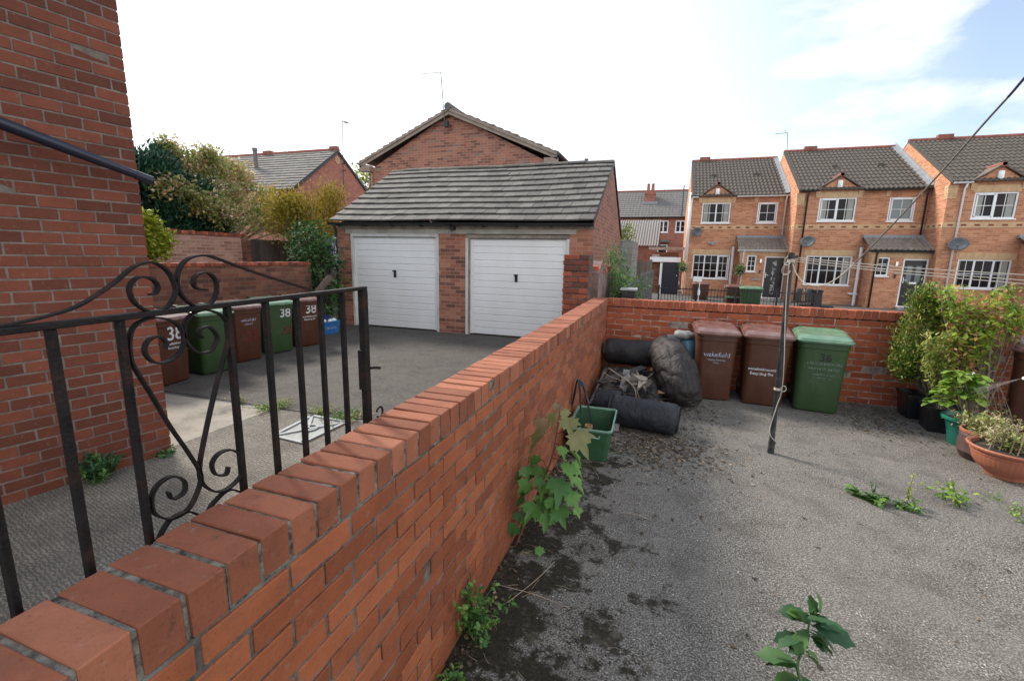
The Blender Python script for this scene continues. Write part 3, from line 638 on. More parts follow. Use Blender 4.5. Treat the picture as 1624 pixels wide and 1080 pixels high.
def gutter(name, p, q, mat, par, rad=.052):
    p, q = Vector(p), Vector(q); d = (q-p).normalized(); s = d.cross(Vector((0, 0, 1))); vs = []; mb = MB()
    for e in (p, q):
        for rr in (rad, rad*.86):
            for w_ in np.linspace(math.pi, 2*math.pi, 9): vs.append(e+s*rr*math.cos(w_)+Vector((0, 0, rr*math.sin(w_))))
    f = [(k, k+1, k+19, k+18) for k in range(8)]+[(k+10, k+9, k+27, k+28) for k in range(8)]+[(0, 18, 27, 9), (8, 17, 35, 26)]
    f += [tuple(range(0, 9)), tuple(range(18, 27))[::-1]]
    mb.add(vs, f, .5); return mb.build(name, mat, par, smooth=True, autos=40)
go_ = gutter('gutter', (gx0-.14, GY-.155, 2.575), (gx1+.03, GY-.155, 2.53), M['gutter'], gar, .06)
w = MB()
for k in range(9):
    x = gx0+.1+k*.78; w.box((x, GY-.225, 2.49-.005*k), (x+.025, GY-.03, 2.515-.005*k))
w.build('gutter_bracket', M['gutter'], go_)
w = MB(); w.tube([(gx0+.0, GY-.155, 2.53), (gx0, GY-.1, 2.46), (gx0, GY-.07, 2.38), (gx0, GY-.07, .05)], .034, 10); w.build('downpipe', M['gutter'], gar, smooth=True)
w = MB(); w.tube([(-4.72, GY-.03, 2.44), (-4.72, GY-.12, 2.47), (-4.72, GY-.13, 2.36)], .018, 8); w.box((-4.77, GY-.17, 2.40), (-4.67, GY-.03, 2.47)); w.build('lamp_bracket', M['black'], gar)
# ================================================================ HOUSE BEHIND THE GARAGE
def gable_house(name, label, corners, zE, apex, depth, wallmat, roofmat, dirn=1, barge=None, over=.25, tiles=(14, 16), zb=-.05):
    """gable wall in the plane y=const facing the camera, ridge running away"""
    (xa, xb, y0) = corners; h = thing(name, label, 'house', ((xa+xb)/2, y0, 0)); xm, zm = apex
    w = MB(); P5 = [(xa, y0, zb), (xb, y0, zb), (xb, y0, zE), (xm, y0, zm), (xa, y0, zE)]
    Q5 = [(a, y0+depth, c) for a, b, c in P5]; w.add(P5+Q5, [(0,1,2,3,4), (9,8,7,6,5), (1,6,7,2), (0,4,9,5)]); w.build('wall', wallmat, h); return h
by = 15.34
bh = gable_house('brick_house', 'brick house with a plain gable end rising behind the double garage', (-11.05, -3.95, by), 4.9, (-7.62, 6.72), 9, M['brick_gable'], None)
pk = at(711, 172, y=by-.2); el = at(570, 258, y=by-.2); er = at(884, 243, y=by-.2)
rf = MB(); D = 9.3
tiled(rf, el+Vector((0, D, 0)), el, Vector((pk.x, by-.2+D, pk.z)), 26, 14, th=.04, wob=.006)
roofL = rf.build('roof', M['tile_brown'], bh)
rf = MB(); tiled(rf, er, er+Vector((0, D, 0)), pk, 26, 14, th=.04, wob=.006); roofR = rf.build('roof', M['tile_brown'], bh)
w = MB(); w.tube([(pk.x, by-.26, pk.z+.05), (pk.x, by+D, pk.z+.05)], .13, 12); w.build('ridge', M['tile_far'], roofL, smooth=True, autos=60)
w = MB()
for e in (el, er):
    for a_, b_, dz in ((0, .085, 0), (.085, .2, -.035)):
        v = []
        for yy in (by-.235+dz*-1, by-.205+dz*-1):
            for p_ in (Vector((e.x, 0, e.z)), Vector((pk.x, 0, pk.z))):
                v += [(p_.x, yy, p_.z-a_+.01), (p_.x, yy, p_.z-b_+.01)]
        w.add(v, [(0,1,3,2), (4,6,7,5), (0,2,6,4), (1,5,7,3), (0,4,5,1), (2,3,7,6)])
w.build('bargeboard', M['barge'], bh)
w = MB()
for e, s in ((el, 1), (er, -1)):
    w.add([(e.x, by-.2, e.z-.03), (pk.x, by-.2, pk.z-.03), (pk.x, by+.0, pk.z-.03), (e.x, by+.0, e.z-.03)], [(0,1,2,3)])
    w.box((min(e.x, e.x+s*.45), by-.2, e.z-.33), (max(e.x, e.x+s*.45), by-.005, e.z-.12))
w.build('soffit', M['barge'], bh)
gutter('gutter', er+Vector((.05, -.05, -.02)), er+Vector((.05, D, -.02)), M['gutter'], bh, .07)
gutter('gutter', el+Vector((-.05, -.05, -.02)), el+Vector((-.05, D, -.02)), M['barge'], bh, .07)
w = MB(); w.tube([(er.x, by-.06, er.z-.1), (er.x-.25, by-.06, er.z-.35), (er.x-.25, by-.06, .1)], .045, 8); w.build('downpipe', M['gutter'], bh, smooth=True)
w = MB(); w.tube([(el.x+.02, by-.1, el.z-.05), (el.x+.42, by-.06, el.z-.4), (el.x+.42, by-.06, .1)], .04, 8); w.build('downpipe', M['barge'], bh, smooth=True)
vt = at(715, 200, y=by); w = MB(); w.box((vt.x-.08, by-.012, vt.z-.13), (vt.x+.09, by+.02, vt.z+.12)); w.build('air_vent', M['ridge_red'], bh)
def aerial(parent, base, top, boom, n=8, name='aerial', rad=.014):
    w = MB(); base, top, boom = Vector(base), Vector(top), Vector(boom); w.tube([base, top], rad, 6); w.tube([top, boom], rad*.8, 5)
    dd = (boom-top).normalized(); s = dd.cross(Vector((0, 0, 1))).normalized()
    for k in range(n):
        c = top.lerp(boom, .15+.85*k/(n-1)); w.tube([c-s*.13-Vector((0,0,.05)), c+s*.13+Vector((0,0,.05))], rad*.5, 4)
    s2 = top.lerp(boom, .1); w.tube([s2, s2+Vector((-.1, 0, .25))], rad*.5, 4); return w.build(name, M['pole_metal'], parent)
yy = by-.3; aerial(bh, at(706, 205, y=yy), at(699, 115, y=yy), at(666, 118, y=yy-.5))
w = MB(); a0 = at(706, 197, y=yy); w.tube([a0, a0+Vector((.1, .28, 0))], .02, 6); w.box(a0+Vector((-.03, -.03, -.1)), a0+Vector((.1, .1, .1))); w.build('aerial_bracket', M['gutter'], bh)
# ================================================================ FAR LEFT HOUSE
X4 = -18.09; y1, yp, y2 = 18.9, 22.28, 25.6; zE4, zP4 = 5.0, 7.5
h4 = thing('brick_house', 'pinkish brick house end with a long grey roof behind the trees on the left', 'house', (X4, yp, 0))
w = MB(); P5 = [(X4, y1, -.05), (X4, y2, -.05), (X4, y2, zE4), (X4, yp, zP4-.06), (X4, y1, zE4)]; Q5 = [(X4-24, b, c) for a, b, c in P5]
w.add(P5+Q5, [(0,1,2,3,4), (0,4,9,5), (1,6,7,2)]); w.build('wall', M['brick_pinkfar'], h4)
rf = MB(); tiled(rf, (X4-24, y1-.25, zE4-.12), (X4+.08, y1-.25, zE4-.12), (X4-24, yp, zP4), 70, 15, th=.03); r4 = rf.build('roof', M['tile_far'], h4)
rf = MB(); rf.box((X4-24, yp, zP4-.05), (X4+.08, yp+.02, zP4+.02)); rf.add([(X4-24, yp, zP4), (X4+.08, yp, zP4), (X4+.08, y2+.25, zE4-.1), (X4-24, y2+.25, zE4-.1)], [(0,3,2,1)]); rf.build('roof', M['tile_far'], h4)
w = MB(); w.tube([(X4-24, yp, zP4+.02), (X4+.1, yp, zP4+.02)], .1, 8); w.build('ridge', M['ridge_red'], r4, smooth=True)
w = MB()
for a, b in (((y1-.25, zE4-.15), (yp, zP4-.02)), ((yp, zP4-.02), (y2+.25, zE4-.12))):
    w.add([(X4+.09, a[0], a[1]+.03), (X4+.09, b[0], b[1]+.03), (X4+.09, b[0], b[1]-.12), (X4+.09, a[0], a[1]-.12), (X4-.02, a[0], a[1]+.03), (X4-.02, b[0], b[1]+.03), (X4-.02, b[0], b[1]-.12), (X4-.02, a[0], a[1]-.12)], [(0,1,2,3), (7,6,5,4), (0,4,5,1), (3,2,6,7)])
w.build('verge', M['gutter'], h4)
fl = at(405, 250, y=20.8); w = MB(); w.tube([(fl.x, 20.8, fl.z-.6), (fl.x, 20.8, fl.z+.35)], .11, 10); w.tube([(fl.x, 20.8, fl.z+.35), (fl.x, 20.8, fl.z+.5)], .14, 10); w.build('flue', M['tile_far'], h4)
w = MB(); q = at(530, 236, y=yp); w.box((q.x-.25, yp-.12, zP4), (q.x+.25, yp+.12, zP4+.2)); q = at(425, 241, y=yp); w.box((q.x-.3, yp-.12, zP4), (q.x+.3, yp+.12, zP4+.2)); w.build('ridge_vent', M['ridge_red'], r4)
w = MB(); a = at(535, 254, x=X4+.02); w.lathe([(.01, 0), (.2, .0), (.22, .02)], n=16); w.v = [(X4+.02+z, a.y+x, a.z+y) for x, y, z in w.v]; w.build('round_vent', simple('tan', (.42,.27,.18), .8), h4)
aerial(h4, at(545, 300, x=X4+.2), at(543, 194, x=X4+.2), at(551, 194, x=X4+1.2), 6, rad=.02)
for vv in (260, 271): w = MB(); a = at(543, vv, x=X4); w.tube([a, a+Vector((.25, 0, 0))], .03, 6); w.build('aerial_bracket', M['gutter'], h4)
# ================================================================ BACK LEFT WALLS, GATE, FENCE
lw = thing('brick_wall', 'low old brown brick wall behind the row of wheelie bins', 'wall', (-7.85, 6, 0))
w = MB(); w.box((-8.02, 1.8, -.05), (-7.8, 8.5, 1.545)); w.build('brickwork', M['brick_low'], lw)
w = MB(); y = 1.8
while y < 8.45: w.box((-8.04, y, 1.547), (-7.785, y+.078, 1.61+random.gauss(0, .003)), None, None, .002); y += .085
w.build('coping', M['brick_old'], lw, bevel=.003)
uw = thing('brick_wall', 'pale weathered brick boundary wall with dark end between the conifer and the wooden fence', 'wall', (-11.1, 8.6, 0))
w = MB(); w.box((-11.3, 6.95, -.05), (-11, 9.5, 2.2)); w.build('brickwork', M['brick_pale'], uw)
w = MB(); w.box((-11.32, 9.502, -.05), (-10.95, 9.75, 2.12)); w.build('pier', M['brick_low'], uw)
w = MB(); y = 6.95
while y < 9.65: w.box((-11.33, y, 2.202), (-10.97, y+.078, 2.28+random.gauss(0, .008)), None, None, .003); y += .085
w.build('coping', M['brick_old'], uw, bevel=.003)
uw2 = thing('brick_wall', 'dark shaded brick wall under the conifer at the back left', 'wall', (-11.4, 5, 0))
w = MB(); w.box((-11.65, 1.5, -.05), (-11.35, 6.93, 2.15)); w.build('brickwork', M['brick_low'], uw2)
w = MB(); y = 1.5
while y < 6.9: w.box((-11.68, y, 2.152), (-11.32, y+.078, 2.21), None, None, .003); y += .085
w.build('coping', M['brick_old'], uw2, bevel=.003)
df = thing('wooden_fence', 'dark brown board fence panels beside the ivy at the back left', 'fence', (-11, 11, 0))
fm = attr_mat('fence_dark', [(0, (.055,.045,.043)), (1, (.10,.085,.08))], .85, spscale=30)
y = 9.8
for L in (1.35, 1.5, 1.4):
    w = MB(); yy = y
    while yy < y+L-.05: w.box((-11.02, yy, .05), (-11.0+random.gauss(0, .003), yy+.135, 2.16+random.gauss(0, .006)-(.04 if L == 1.5 else 0))); yy += .142
    w.build('fence_panel', fm, df, bevel=.003); w = MB(); w.box((-11.06, yy, 0), (-10.95, yy+.09, 2.2)); w.build('fence_post', fm, df); y = yy+.1
# pale fence and gate post between wall end and garage
pf = thing('wooden_fence', 'weathered pale picket fence in the gap left of the garage', 'fence', (-8.3, 9.5, 0))
pm = attr_mat('fence_pale', [(0, (.19,.165,.13)), (1, (.33,.29,.24))], .9, spscale=30)
w = MB(); x = -9.6
while x < -8.05: w.box((x, 9.62, .02), (x+.07, 9.64, 1.05+random.gauss(0, .012)), None, None, .003); x += .088
w.build('picket_panel', pm, pf); w = MB(); w.box((-9.6, 9.645, .3), (-8.05, 9.68, .37)); w.box((-9.6, 9.645, .85), (-8.05, 9.68, .92)); w.build('fence_rail', pm, pf)
w = MB(); w.box((-8.22, 9.5, 0), (-8.08, 9.63, 2.2)); w.build('fence_post', simple('post_grey', (.25,.24,.225), .9, .2, 8), pf, bevel=.006)
w = MB(); w.add([(-8.9, 10.6, 0), (-8.1, 10.6, 0), (-8.1, 10.6, 2.2), (-8.9, 10.6, 2.3), (-8.9, 10.64, 0), (-8.1, 10.64, 0), (-8.1, 10.64, 2.2), (-8.9, 10.64, 2.3)], [(0,1,2,3), (7,6,5,4), (3,2,6,7), (0,3,7,4), (1,5,6,2)])
o = w.build('shed_panel', simple('panel_grey', (.40,.37,.31), .9, .15, 5)); tag(o, 'pale board panel showing between the ivy and the garage downpipe', 'panel')
cl = MB(); c0 = at(531, 400, y=9.45); V = []
for i in range(9):
    for j in range(4): V.append((c0.x-.09+j*.055+.02*math.sin(i*1.3+j), 9.43-.03*math.sin(j*2+i*.7), c0.z+.36-.09*i))
cl.add(V, [(i*4+j, i*4+j+1, i*4+j+5, i*4+j+4) for i in range(8) for j in range(3)]); 
t_ = NT('cloth_blue'); w_ = t_.noise(14, 2); cm_ = t_.fin(t_.ramp(w_, [(.42, (.03,.04,.16)), (.52, (.6,.62,.68))]), .9)
o = cl.build('hanging_cloth', cm_, smooth=True); s_ = o.modifiers.new('s', 'SOLIDIFY'); s_.thickness = .01; tag(o, 'blue and white cloth hanging beside the garage downpipe', 'cloth')
# ivy
def stand(name, label, cat, loc, parts, group=None):
    t = thing(name, label, cat, loc, 0, group)
    for pn, mb, mt in parts: mb.build(pn, mt, t)
    return t
lv, st = MB(), MB(); C = clumps(lv, [((-7.85, 8.95, 1.25), (.34, .42, 1.0)), ((-8.35, 9.1, 1.9), (.35, .45, .75))], 95, 16, .20, .085, LEAF, -.1, .6, wide=1.3)
limbs(st, (-7.9, 8.95, 0), [tuple(c) for c in C], .05, 20); stand('ivy', 'dark green ivy mass climbing the wall end left of the garage', 'ivy', (-7.9, 8.95, 0), [('foliage', lv, M['lf_ivy']), ('stem', st, M['bark'])])
sp = MB(); a = at(505, 462, x=-7.2); b = at(523, 440, x=-7.2); sp.tube([a-(b-a)*1.4, a, b.lerp(a, .3), b], [.05, .07, .085, .075], 10); sp.lathe([(.001, .03), (.07, .0), (.075, -.04)], c=b, n=12)
o = sp.build('broken_branch', M['bark'], smooth=True); tag(o, 'dark cut branch stub poking up in front of the ivy', 'branch')
# ================================================================ TREES
def tree(name, label, base, blobs, nclump, nleaf, cs, ls, mat, tmpl=LEAF, up=.1, hollow=.5, trunk=.1, bark='bark', wide=1, out=.8, lim=26, cat='tree', group=None):
    t = thing(name, label, cat, base, 0, group); lv, tr = MB(), MB(); C = clumps(lv, blobs, nclump, nleaf, cs, ls, tmpl, up, hollow, wide=wide, out=out)
    top = Vector(blobs[0][0]); b = Vector(base); f = b.lerp(top, .35)+Vector((random.uniform(-.1, .1), 0, 0))
    tr.tube([b, b.lerp(f, .5)+Vector((.03, .02, 0)), f, top], [trunk, trunk*.85, trunk*.7, trunk*.35], 8); limbs(tr, f, [tuple(c) for c in C], trunk*.3, lim)
    lv.build('crown', mat, t); tr.build('trunk', M[bark], t); return t
def X(u, v, x): 
    p = at(u, v, x=x); return tuple(p)
c = at(285, 330, x=-12.4)
tree('conifer', 'dark green dense conifer at the left beside the house corner', (c.x, c.y, 0), [(X(235, 300, -12.3), (.5, .75, .95)), (X(265, 340, -12.3), (.7, 1.0, .95)), (X(305, 362, -12.3), (.6, .9, .55)), (X(290, 320, -12.4), (.5, .7, .6))], 270, 30, .26, .12, M['lf_conifer'], NEEDLE, .7, .6, .16, wide=2.6)
tree('tree', 'tall bushy tree with pink tinged and cream leaves above the back wall', (-12.4, 9.4, 0), [(X(350, 295, -12.6), (.7, 1.1, .55)), (X(300, 268, -12.6), (.4, .6, .35)), (X(395, 318, -12.6), (.7, 1.1, .65)), (X(400, 352, -12.4), (.7, 1.3, .5)), (X(330, 258, -12.6), (.25, .4, .35)), (X(272, 300, -11.7), (.22, .4, .2)), (X(435, 335, -12.6), (.4, .6, .5)), (X(370, 275, -12.9), (.4, .7, .3)), (X(268, 243, -12.6), (.15, .3, .18)), (X(450, 350, -12.2), (.4, .6, .5)), (X(315, 325, -11.7), (.35, .5, .25)), (X(355, 345, -11.7), (.35, .5, .3))], 46, 30, .24, .10, M['lf_photinia'], LEAF, .3, .35, .09, 'bark_pale', lim=60)
tree('shrub', 'golden yellow feathery shrub overhanging the ivy left of the garage', (-9.8, 10.2, 0), [(X(470, 358, -10.3), (.5, .8, .45)), (X(500, 345, -10.0), (.5, .7, .55)), (X(524, 322, -9.9), (.2, .3, .5)), (X(450, 335, -10.5), (.3, .5, .4)), (X(515, 372, -9.6), (.5, .7, .25)), (X(465, 330, -10.2), (.2, .3, .3))], 70, 26, .36, .10, M['lf_golden'], LEAF, .8, .3, .06, wide=.6, lim=40, cat='shrub')
tree('shrub', 'small bright yellow green shrub against the house corner', (-10.2, 4.9, 0), [(X(238, 392, -10.2), (.2, .28, .28)), (X(230, 358, -10.2), (.12, .16, .2)), (X(252, 382, -10.2), (.15, .2, .16))], 42, 18, .16, .10, M['lf_yellowgreen'], LEAF, .3, .4, .03, lim=14, cat='shrub')
tree('tree', 'light green treetop just visible left of the gable end', (-17.5, 30, 0), [(tuple(at(571, 290, y=30)), (.9, .9, 1.2))], 50, 14, .5, .22, M['lf_yellowgreen'], LEAF, .2, .3, .12)
# ================================================================ LEFT-HAND WHEELIE BINS
def wheelie(name, label, loc, rz, col, group=None, H=.93, W_=.55, D_=.62, wheels=True, lift=0):
    t = thing(name, label, 'wheelie bin', loc, rz, group); bodyM = M['bin_'+col]; lidM = M['lid_'+col]
    b = MB(); yb = .03
    b.loft([(0, .0, .015, W_*.80, D_*.80, .05), (0, .0, .04, W_*.83, D_*.83, .06), (0, -.0, H*.45, W_*.875, D_*.90, .075), (0, 0, H*.86, W_*.925, D_*.965, .085), (0, 0, H*.87, W_*.955, D_*.99, .085), (0, 0, H*.945, W_*.97, D_*1.0, .085), (0, 0, H*.95, W_*1.01, D_*1.03, .085), (0, 0, H*.975, W_*1.01, D_*1.03, .085), (0, 0, H*.978, W_*.9, D_*.9, .06)], 7)
    body = b.build('body', bodyM, t, world=False, smooth=True, autos=28)
    l = MB(); tl = .085
    l.loft([(0, -.01, H*.98, W_*1.04, D_*1.07, .075, tl), (0, -.01, H*.98+.022, W_*1.055, D_*1.085, .075, tl), (0, -.01, H*.98+.024, W_*1.0, D_*1.03, .07, tl), (0, -.005, H*.98+.045, W_*.99, D_*1.01, .07, tl),
            (0, .0, H*.98+.05, W_*.93, D_*.93, .07, tl), (0, .01, H*.98+.066, W_*.86, D_*.84, .08, tl), (0, .01, H*.98+.067, W_*.62, D_*.6, .08, tl), (0, .01, H*.98+.060, W_*.56, D_*.52, .08, tl)], 7)
    lid = l.build('lid', lidM, t, world=False, smooth=True, autos=28)
    h = MB()
    for s in (-1, 1): h.box((s*W_*.36-.025, D_*.42, H*1.0), (s*W_*.36+.025, D_*.62, H*1.085)); 
    h.tube([(-W_*.42, D_*.60, H*1.04), (W_*.42, D_*.60, H*1.04)], .017, 8); h.build('handle', bodyM, t, world=False, bevel=.006)
    for s in (-1, 1):
        w = MB(); w.tube([(s*(W_*.36), D_*.42, .11), (s*(W_*.36+.05), D_*.42, .11)], .11, 20); wo_ = w.build('wheel', M['black'], t, world=False, smooth=True, autos=40)
    return t, body, lid
def frontM(z, H=.93, D_=.62, x=0, off=.003):
    """front face of a bin at height z: leans out towards the top"""
    f0 = -D_*.83/2; f1 = -D_*.965/2; k = z/(H*.86); y = f0+(f1-f0)*k
    ang = math.atan2(f0-f1, H*.86)
    return Matrix.Translation((x, y-off, z))@Matrix.Rotation(math.pi/2-(-ang), 4, 'X')
GRP = 'wheelie bins lined up along the low wall'
rzl = R(90-8)
def stamp(body, z, lines, mat, x=0, sx=1, depth=.001, tilt=0):
    for i, (txt, size, dz) in enumerate(lines):
        Mx = frontM(z-dz, x=x); textmesh(txt, size, mat, body, Mx@Matrix.Rotation(tilt, 4, 'Z'), depth=depth, sx=sx)
def lbin(p, q, col, label):
    p, q = Vector(p+(0,)), Vector(q+(0,)); mid = (p+q)/2; d = (q-p).normalized(); n = Vector((d.y, -d.x, 0)); rz = math.atan2(n.y, n.x)+math.pi/2
    return wheelie('wheelie_bin', label, mid-n*.255, rz, col, GRP)
_, bA, _ = lbin((-6.32, 4.08), (-6.40, 4.50), 'brown', 'brown wheelie bin nearest the house corner, large white house number half worn off')
stamp(bA, .62, [('38', .26, .0)], M['label_white'], x=.0); stamp(bA, .55, [('wakefieldcouncil', .05, 0), ('Recycling Bin', .045, .055)], M['label_white'])
_, bB, _ = lbin((-6.38, 4.70), (-6.34, 5.14), 'green', 'green wheelie bin with no number, second from the house corner')
_, bC, _ = lbin((-6.627, 5.457), (-6.563, 5.899), 'brown', 'brown wheelie bin with a red painted number, between two green bins')
stamp(bC, .68, [('wakefield', .07, 0), ('council', .05, .06)], M['label_blue']); stamp(bC, .34, [('38', .27, 0)], M['label_red'], x=.04)
_, bD, _ = lbin((-6.671, 6.19), (-6.59, 6.62), 'green', 'green wheelie bin with white number 38 above faded red paint')
stamp(bD, .66, [('38', .22, 0)], M['label_white'], x=.07); stamp(bD, .34, [('38', .22, 0)], M['label_red'], x=.08)
_, bE, _ = lbin((-6.684, 6.881), (-6.573, 7.31), 'brown', 'brown wheelie bin with white number 38, nearest the garage')
stamp(bE, .66, [('38', .24, 0)], M['label_white'], x=.03); stamp(bE, .58, [('wakefieldcouncil', .045, 0), ('Recycling Bin', .045, .055)], M['label_white'])
# blue box
t = thing('recycling_box', 'blue plastic recycling box with white packing on top beside the last brown bin', 'recycling box', (-7.35, 8.35, 0), R(83))
b = MB(); b.loft([(0, 0, 0, .48, .34, .04), (0, 0, .26, .56, .42, .045), (0, 0, .265, .59, .45, .045), (0, 0, .30, .59, .45, .045), (0, 0, .295, .54, .40, .04), (0, 0, .2, .53, .39, .04)], 5); bb = b.build('box', M['blue_plastic'], t, world=False, smooth=True, autos=30)
textmesh('Recycling', .075, M['label_blue'], bb, Matrix.Translation((0, -.202, .13))@Matrix.Rotation(R(97), 4, 'X'))
b = MB()
for k in range(16):
    c = (random.uniform(-.24, .24), random.uniform(-.15, .1), .29); r_ = random.uniform(.04, .07); b.lathe([(.001, -r_*.7), (r_*.8, -r_*.4), (r_, 0), (r_*.7, r_*.5), (.001, r_*.7)], c, 7)
o = b.build('packing_foam', M['white_lumps'], None, smooth=True); o.location = (-7.35, 8.35, 0); o.rotation_euler = (0, 0, R(83)); tag(o, 'white lumpy packing heaped in the blue recycling box', 'packing')
b = MB(); b.loft([(0, 0, 0, .3, .2, .03), (0, 0, .1, .34, .24, .03)], 4); o = b.build('dark_tub', M['blue_dark'], None, smooth=True, autos=30); o.location = (-7.48, 8.42, .30); o.rotation_euler = (0, .1, R(70)); tag(o, 'dark blue tub lying on the back of the blue recycling box', 'tub')
# metal cover
mcv = NT('cover_paint'); cm_ = mcv.fin(mcv.ramp(mcv.noise(9, 6, .7), [(.40, (.19,.19,.18)), (.58, (.26,.28,.28))]), .6, mcv.bump(mcv.noise(60, 4), .3, .004))
Q = [(-3.62, 3.30), (-3.22, 3.27), (-3.20, 3.88), (-3.68, 3.90)]
t = thing('drain_cover', 'pale metal inspection cover with raised ribs set in the concrete path', 'drain cover', (-3.43, 3.6, .004))
b = MB(); b.add([(x, y, .009) for x, y in Q]+[(x, y, -.01) for x, y in Q], [(0,1,2,3), (0,4,5,1), (1,5,6,2), (2,6,7,3), (3,7,4,0)]); b.build('plate', cm_, t)
b = MB(); q3 = [Vector((x, y, .017)) for x, y in Q]; cc = sum(q3, Vector())/4
for a, b_ in ((q3[0], q3[2]), (q3[1], q3[3]), (q3[0], q3[1]), (q3[1], q3[2]), (q3[2], q3[3]), (q3[3], q3[0])): b.strap([a.lerp(b_, .0), a.lerp(b_, 1)], (b_-a).cross(Vector((0, 0, 1))), .035, .012)
b.strap([cc+Vector((.075*math.cos(w), .085*math.sin(w), .003)) for w in np.linspace(0, 2*math.pi, 21)], (0, 0, 1), .012, .022); b.build('ribs', simple('cover_rib', (.28,.30,.31), .6, .25, 9), t)
# ================================================================ YARD: THE THREE BINS
G2 = 'wheelie bins against the far yard wall'
BY = 6.62
_, b1, l1 = wheelie('wheelie_bin', 'brown wheelie bin with a worn pale stamp, beside the wrapped bundle', (.675, BY, 0), R(4), 'brown', G2, W_=.53)
stamp(b1, .60, [('wakefield', .085, 0), ('Waste Services', .035, .055), ('Only', .035, .09)], M['label_blue'])
_, b2_, l2 = wheelie('wheelie_bin', 'brown wheelie bin with a plain white recycling stamp, behind the washing line pole', (1.29, BY-.01, 0), R(-3), 'brown', G2, W_=.56)
stamp(b2_, .47, [('wakefieldcouncil', .048, 0), ('Recycling Bin', .05, .06)], M['label_white'], x=-.04)
_, b3_, l3 = wheelie('wheelie_bin', 'green wheelie bin with black number 36 and a pale green lid', (1.90, BY-.04, 0), R(-7), 'green', G2, W_=.57)
stamp(b3_, .66, [('36', .13, 0)], M['label_blackish'], x=.03, depth=.0015); stamp(b3_, .61, [('NO COMMERCIAL', .045, 0), ('NO HOT ASHES', .045, .065)], M['label_faded'], x=.03); stamp(b3_, .48, [('wakefieldcouncil', .036, 0), ('household waste', .03, .04)], M['label_faded'], x=.03)
wheelie('wheelie_bin', 'large brown wheelie bin at the right edge behind the potted plants', (3.98, 6.35, 0), R(-28), 'brown', None, H=1.0, W_=.60, D_=.66)
# ================================================================ GREEN CRATE
t = thing('recycling_box', 'open green plastic recycling crate against the foot of the long brick wall', 'recycling box', (-.565, 4.22, 0), R(2))
b = MB(); b.loft([(0, 0, .003, .32, .56, .04), (0, 0, .27, .375, .64, .045), (0, 0, .275, .385, .655, .045), (0, 0, .30, .387, .657, .045)], 6, cap=(True, False))
b.loft([(0, 0, .30, .37, .64, .04), (0, 0, .01, .31, .55, .04)], 6, cap=(False, True)); b.build('box', M['crate_green'], t, world=False, smooth=True, autos=30)
b = MB(); b.loft([(0, 0, .297, .40, .67, .05), (0, 0, .312, .405, .675, .05), (0, 0, .314, .375, .645, .045), (0, 0, .297, .368, .635, .045)], 6, cap=(False, False)); b.build('rim', M['crate_rim'], t, world=False, smooth=True, autos=30)
b = MB(); b.tube([(-.09, -.330, .262), (-.09, -.348, .245), (.09, -.348, .245), (.09, -.330, .262)], .008, 6); b.build('handle', M['crate_rim'], t, world=False)
b = MB()
for k in range(9): 
    zc = .03+.012*k; b.tube([(-.62+.035*math.cos(w), 4.27+.035*math.sin(w), zc+.08) for w in np.linspace(0, 6.2, 14)], .007, 5)
o = b.build('rope_coil', simple('rope_tan', (.42,.26,.12), .9, .2, 50), smooth=True); tag(o, 'small coil of tan rope standing inside the green crate', 'rope')
b = MB()
A = at(916, 601, y=4.4); 
for pxs in ([(898,668), (908,640), (916,602), (920,625), (921,655)], [(917,602), (928,620), (935,655), (942,681)], [(916,602), (925,608), (930,628), (934,640)]):
    pts = catmull([at(u, v, y=4.45-.05*i) for i, (u, v) in enumerate(pxs)], 4); b.strap(pts, (.3, 1, .1), .028, .009)
o = b.build('black_strapping', M['black'], bevel=.001); tag(o, 'bent black plastic strapping standing in the green crate', 'strapping')
# ================================================================ THE PILE
def lump(mb, c, rad, axis=(1, 0, 0), n=72, m_=52, amp=.08, seed=0, flat=0, sq=2.6, fr=2.3):
    """a soft, creased bundle"""
    from mathutils import noise as N
    A = Vector(axis).normalized(); up = Vector((0, 0, 1)); s = A.cross(up).normalized(); up = s.cross(A); vs = []
    for i in range(m_+1):
        ph = math.pi*i/m_; 
        for k in range(n):
            th = 2*math.pi*k/n; x = -math.cos(ph); rr = abs(math.sin(ph))**(2/sq)
            p = Vector((x*rad[0], rr*math.cos(th)*rad[1], rr*math.sin(th)*rad[2]))
            q = Vector((p.x*fr+seed, p.y*fr, p.z*fr)); dn = N.noise(q*1.2)*amp*1.1-amp*.75*(1-abs(N.noise(q*1.9+Vector((3, 1, 2)))))**7-amp*.5*(1-abs(N.noise(Vector((q.x*5.5, q.y*2.2, q.z*2.2)))))**8+amp*.25*N.noise(q*7)
            p *= 1+dn/max(rad)*1.0
            w = Vector(c)+A*p.x+s*p.y+up*p.z
            if w.z < .01: w.z = .01+.002*random.random()
            vs.append(w)
    fs = [(i*n+k, i*n+(k+1)%n, (i+1)*n+(k+1)%n, (i+1)*n+k) for i in range(m_) for k in range(n)]; mb.add(vs, fs); return mb
